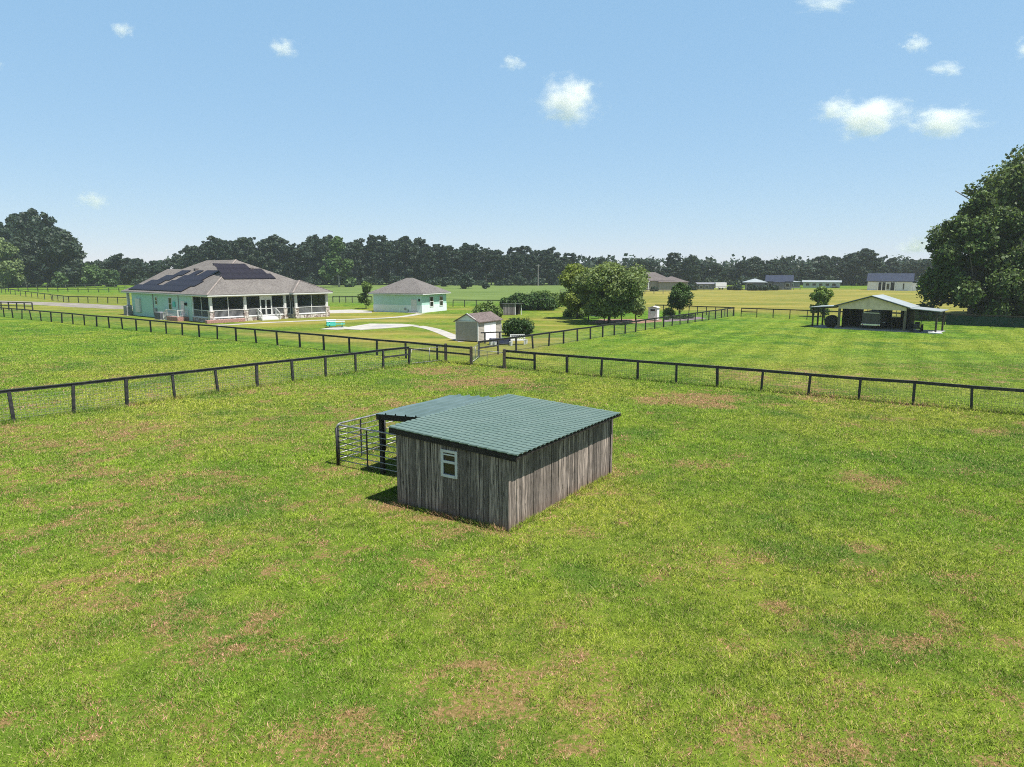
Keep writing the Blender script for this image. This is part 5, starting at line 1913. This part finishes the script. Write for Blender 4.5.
# ------------------------------------------------------------------ distant houses
def far_house(px, py, w, d, e, rz, wall, roofm, name, label, cat, pitch=.5, kind='hip', wins=(), porch=None, extra=None, ov=.5):
    x_, y_ = gp(px, py)
    t_ = thing(name, label, cat, (x_, y_, 0), rz)
    MB().box(0, 0, 0, w, d, e).build('wall', M[wall], t_)
    mb = MB()
    if kind == 'hip':
        mb.hip(-ov, -ov, w + ov, d + ov, e + .15, pitch)
    else:
        mb.gable(-ov, -ov, w + ov, d + ov, e + .15, pitch, .12, axis='x')
        for xx in (.0, w - .1):
            ge_ = MB()
            ge_.add([(xx, 0, e + .01), (xx, d, e + .01), (xx, d / 2, e + d / 2 * pitch - .05), (xx + .1, 0, e + .01), (xx + .1, d, e + .01), (xx + .1, d / 2, e + d / 2 * pitch - .05)], [(0, 1, 2), (5, 4, 3), (0, 3, 4, 1), (1, 4, 5, 2), (2, 5, 3, 0)])
            ge_.build('gable_end', M[wall], t_)
    mb.build('roof', M[roofm], t_)
    for a, b_, z0, z1 in wins:
        wf_ = MB().box(a - .12, -.08, z0 - .12, a, -.001, z1 + .12).box(b_, -.08, z0 - .12, b_ + .12, -.001, z1 + .12).box(a, -.08, z1, b_, -.001, z1 + .12).box(a, -.08, z0 - .12, b_, -.001, z0)
        o = wf_.build('window', M['white'], t_)
        MB().box(a, -.05, z0, b_, -.003, z1).build('pane', M['glass'], o)
    return t_


fh = far_house(632, 290.3, 14, 11, 3.2, R(-4), 'stucco_tan', 'shingle_brown', 'tan_house', 'tan distant house with brown hip roof behind the fruit trees', 'house', .48, 'hip', ((1.0, 2.6, .8, 2.6), (3.0, 4.8, .8, 2.6)))
MB().hip(8.5, -1.4, 19.5, 9, 2.9, .36).build('wing_roof', M['shingle_brown'], fh)
MB().box(9, -.9, 0, 19, 8.5, 2.85).build('wing', M['stucco_tan'], fh)
MB().box(-2.5, -.6, 0, -.1, .0, 3.2).box(-2.4, -.7, 2.9, 6, -.001, 3.2).build('porch_beam', M['white'], fh)
for x_ in (-.0, 2.8, 5.6):
    MB().box(x_ - .15, -.65, 0, x_ + .15, -.35, 2.9).build('column', M['white'], fh)
MB().box(1.5, 7, 5.5, 2.6, 8, 8.2).build('chimney', M['stucco_tan'], fh)

pv = far_house(745, 290, 6.4, 7, 2.6, R(-18), 'stucco_grey', 'roof_pale', 'pale_roof_barn', 'distant grey outbuilding with pale metal pyramid roof', 'barn', .3, 'hip', ((.6, 2.6, .4, 2.2),), ov=1.0)
fh = far_house(766, 289.5, 8.6, 7, 2.8, R(-22), 'stucco_grey', 'shingle_dark', 'grey_house', 'distant blue-grey house with dark gabled roof', 'house', .55, 'gable', ((.8, 1.8, .9, 2.2), (6.6, 7.8, .9, 2.2)))
MB().hip(2.2, -2.2, 6.4, 4, 2.7, .5).build('porch_roof', M['shingle_dark'], fh)
MB().box(2.5, -1.8, 0, 6.1, -.01, 2.6).build('porch', M['stucco_grey'], fh)
cr = far_house(788, 288, 4.6, 4, 2.3, R(0), 'stucco_grey', 'roof_pale', 'small_outbuilding', 'tiny pale-roofed shed right of the blue-grey house', 'shed', .15, 'hip', ((1, 2, .8, 1.7),))
mh = far_house(803, 287.6, 13.5, 5, 2.1, R(-24), 'siding_pale', 'roof_pale', 'mobile_home', 'long low white mobile home before the far trees', 'mobile home', .22, 'gable', tuple((1 + k * 2.4, 2.3 + k * 2.4, .8, 1.7) for k in range(5)))
MB().box(10.5, -1.5, .3, 13.4, -.1, .5).build('deck', M['fence_worn'], mh)
wh = far_house(867, 290.2, 13.6, 8, 3.0, R(-31), 'stucco_white', 'shingle_dark', 'white_farmhouse', 'white distant farmhouse with long slate-blue gable roof', 'house', .62, 'gable', ((10.9, 11.25, .4, 2.4), (6.0, 6.8, .4, 2.3)), ov=.4)
MB().box(3.4, -.1, .1, 5.6, -.004, 2.75).box(7.2, -.1, .1, 8.4, -.004, 2.75).build('porch_shade_panel', M['dark'], wh)  # flat dark panels put the shade of a recessed porch into colour
for x_ in (3.3, 4.5, 5.75, 8.5):
    MB().box(x_ - .14, -.4, 0, x_ + .14, -.11, 2.9).build('column', M['stucco_white'], wh)
MB().box(13.601, 1.6, 0, 15.2, 7, 2.6).build('side_room', M['stucco_white'], wh)
MB().add([(13.5, 1.2, 3.6), (15.6, 1.2, 2.65), (15.6, 7.3, 2.65), (13.5, 7.3, 3.6), (13.5, 1.2, 3.75), (15.6, 1.2, 2.8), (15.6, 7.3, 2.8), (13.5, 7.3, 3.75)], [(3, 2, 1, 0), (4, 5, 6, 7), (0, 1, 5, 4), (1, 2, 6, 5), (2, 3, 7, 6), (3, 0, 4, 7)]).build('side_roof', M['shingle_dark'], wh)
lo_ = far_house(698, 289.6, 5.8, 4, 1.9, R(0), 'stucco_grey', 'stucco_grey', 'low_outbuilding', 'low grey outbuilding right of the tan distant house', 'shed', .2, 'gable', ((.6, 1.6, .6, 1.4), (2.6, 3.6, .6, 1.4)))
# white box trailer parked by the far fence
q = gp(720, 289.6)
bt = thing('box_trailer', 'white box trailer parked along the far meadow fence', 'trailer', (*q, 0), R(3))
MB().box(-2, -1, .5, 2, 1, 2.5).build('body', M['stucco_white'], bt, bevel=.05)
for s in (-.5, .5):
    MB().lathe([(.34, -.1), (.34, .1)], (s, -1.05, .35), 16, 'y').build('wheel', M['rubber'], bt)
MB().beam((2, 0, .5), (3.2, 0, .5), .1, .1).build('hitch', M['tube_dark'], bt)
# little bushes around the far houses
for i, (px, py, h_, lab) in enumerate(((738, 290.3, 2.2, 'dark bush left of the pale-roofed outbuilding'), (753, 290.6, 2.3, 'dark bush in front of the pale-roofed outbuilding'), (764, 290.6, 2.2, 'dark bush between outbuilding and blue-grey house'), (774, 290.4, 2.0, 'dark bush in front of the blue-grey house'), (731, 290, 1.8, 'small dark bush beside the white box trailer'), (654, 291.3, 1.6, 'dark bush below the tan distant house wall'), (692, 290.2, 2.6, 'dark bush at right end of the tan distant house'))):
    bush(160 + i, gp(px, py), h_ * 1.7, h_ * 1.2, h_, 700, .3, 'leaf_wood', 'far_bush', lab, 'bush', 0, .35, .5, 8)
# utility pole at the wood edge
up_ = thing('utility_pole', 'pale utility pole before the dark wood, right of the garage', 'utility pole', (at(538, 312), 312, 0), 0)
MB().tube([(0, 0, -.2), (0, 0, 9.5)], [.22, .14], 8).build('pole', M['bark_pale'], up_)
MB().beam((-1.1, 0, 8.9), (1.1, 0, 8.9), .1, .12).build('crossarm', M['bark_pale'], up_)

# ------------------------------------------------------------------ clouds, far beyond everything
t = NT('cloud')
v = t.coord('Object')
ln = t.n('ShaderNodeVectorMath')
ln.operation = 'LENGTH'
t.l(v, ln.inputs[0])
oi = t.n('ShaderNodeObjectInfo')
ad = t.n('ShaderNodeVectorMath')
ad.operation = 'ADD'
sc_ = t.n('ShaderNodeVectorMath')
sc_.operation = 'SCALE'
t.l(oi.outputs['Location'], sc_.inputs[0])
sc_.inputs['Scale'].default_value = .037
t.l(v, ad.inputs[0]); t.l(sc_.outputs[0], ad.inputs[1])
nz = t.noise(ad.outputs[0], 1.7, 5, .6)
f = t.math('SUBTRACT', t.math('ADD', 1.0, t.math('MULTIPLY', t.math('SUBTRACT', nz, .5), 3.2)), t.math('MULTIPLY', ln.outputs['Value'], 1.15))
den = t.math('MULTIPLY', t.ramp(f, .05, .95), .036)
pv_ = t.n('ShaderNodeVolumePrincipled')
pv_.inputs['Color'].default_value = (1, 1, 1, 1)
pv_.inputs['Anisotropy'].default_value = .2
t.l(den, pv_.inputs['Density'])
t.l(pv_.outputs[0], t.out.inputs['Volume'])
M['cloud'] = t.m
bm = bmesh.new()
bmesh.ops.create_icosphere(bm, subdivisions=3, radius=1.25)
cm = bpy.data.meshes.new('cloud')
bm.to_mesh(cm)
bm.free()
cm.materials.append(M['cloud'])
CD = 1500.
for px, py, w_, h_, lab in ((295, 48, 32, 20, 'small bright puff of cloud high left of centre'), (566, 101, 68, 44, 'single white cloud above the centre of the photo'), (577, 92, 34, 26, 'bright top of the central cloud'), (143, 29, 22, 18, 'faint wisp of cloud high on the left'), (2, 4, 34, 20, 'cloud scrap in the upper left corner'), (100, 200, 32, 20, 'pinkish low wisp above the left skyline'), (513, 63, 26, 16, 'faint wisp of cloud near the upper centre'),
                            (808, 3, 66, 18, 'flat white cloud cut by the top edge'), (895, 44, 28, 20, 'small round cloud high on the right'), (926, 69, 40, 16, 'small flat cloud below the round one at right'), (856, 117, 88, 44, 'largest white cloud on the right'), (930, 121, 78, 34, 'tail of the largest right cloud'), (824, 109, 40, 26, 'ragged left scrap of the largest cloud'), (1010, 47, 40, 26, 'small cloud at the right edge'), (914, 246, 40, 22, 'low cloud peeping over the trees beside the oak'), (20, 65, 18, 10, 'tiny wisp of cloud near the left edge')):
    o = link('cloud', cm)
    D = CD * random.uniform(.95, 1.1)
    o.location = (at(px, D), D, zat(py, D))
    k = D / F
    o.scale = (w_ * k * .52, h_ * k * .6, h_ * k * .52)
    tag(o, lab, 'cloud')

# ------------------------------------------------------------------ light summer haze
HAZE = 0.00022
t = NT('haze')
pv_ = t.n('ShaderNodeVolumePrincipled')
pv_.inputs['Color'].default_value = (.82, .9, 1, 1)
pv_.inputs['Density'].default_value = HAZE
pv_.inputs['Anisotropy'].default_value = .3
t.l(pv_.outputs[0], t.out.inputs['Volume'])
if HAZE > 0:
    hzb = MB().box(-640, -30, -1.2, 640, 470, 48).build('haze', t.m)
    tag(hzb, 'thin pale summer haze over the fields', None, None, 'stuff')
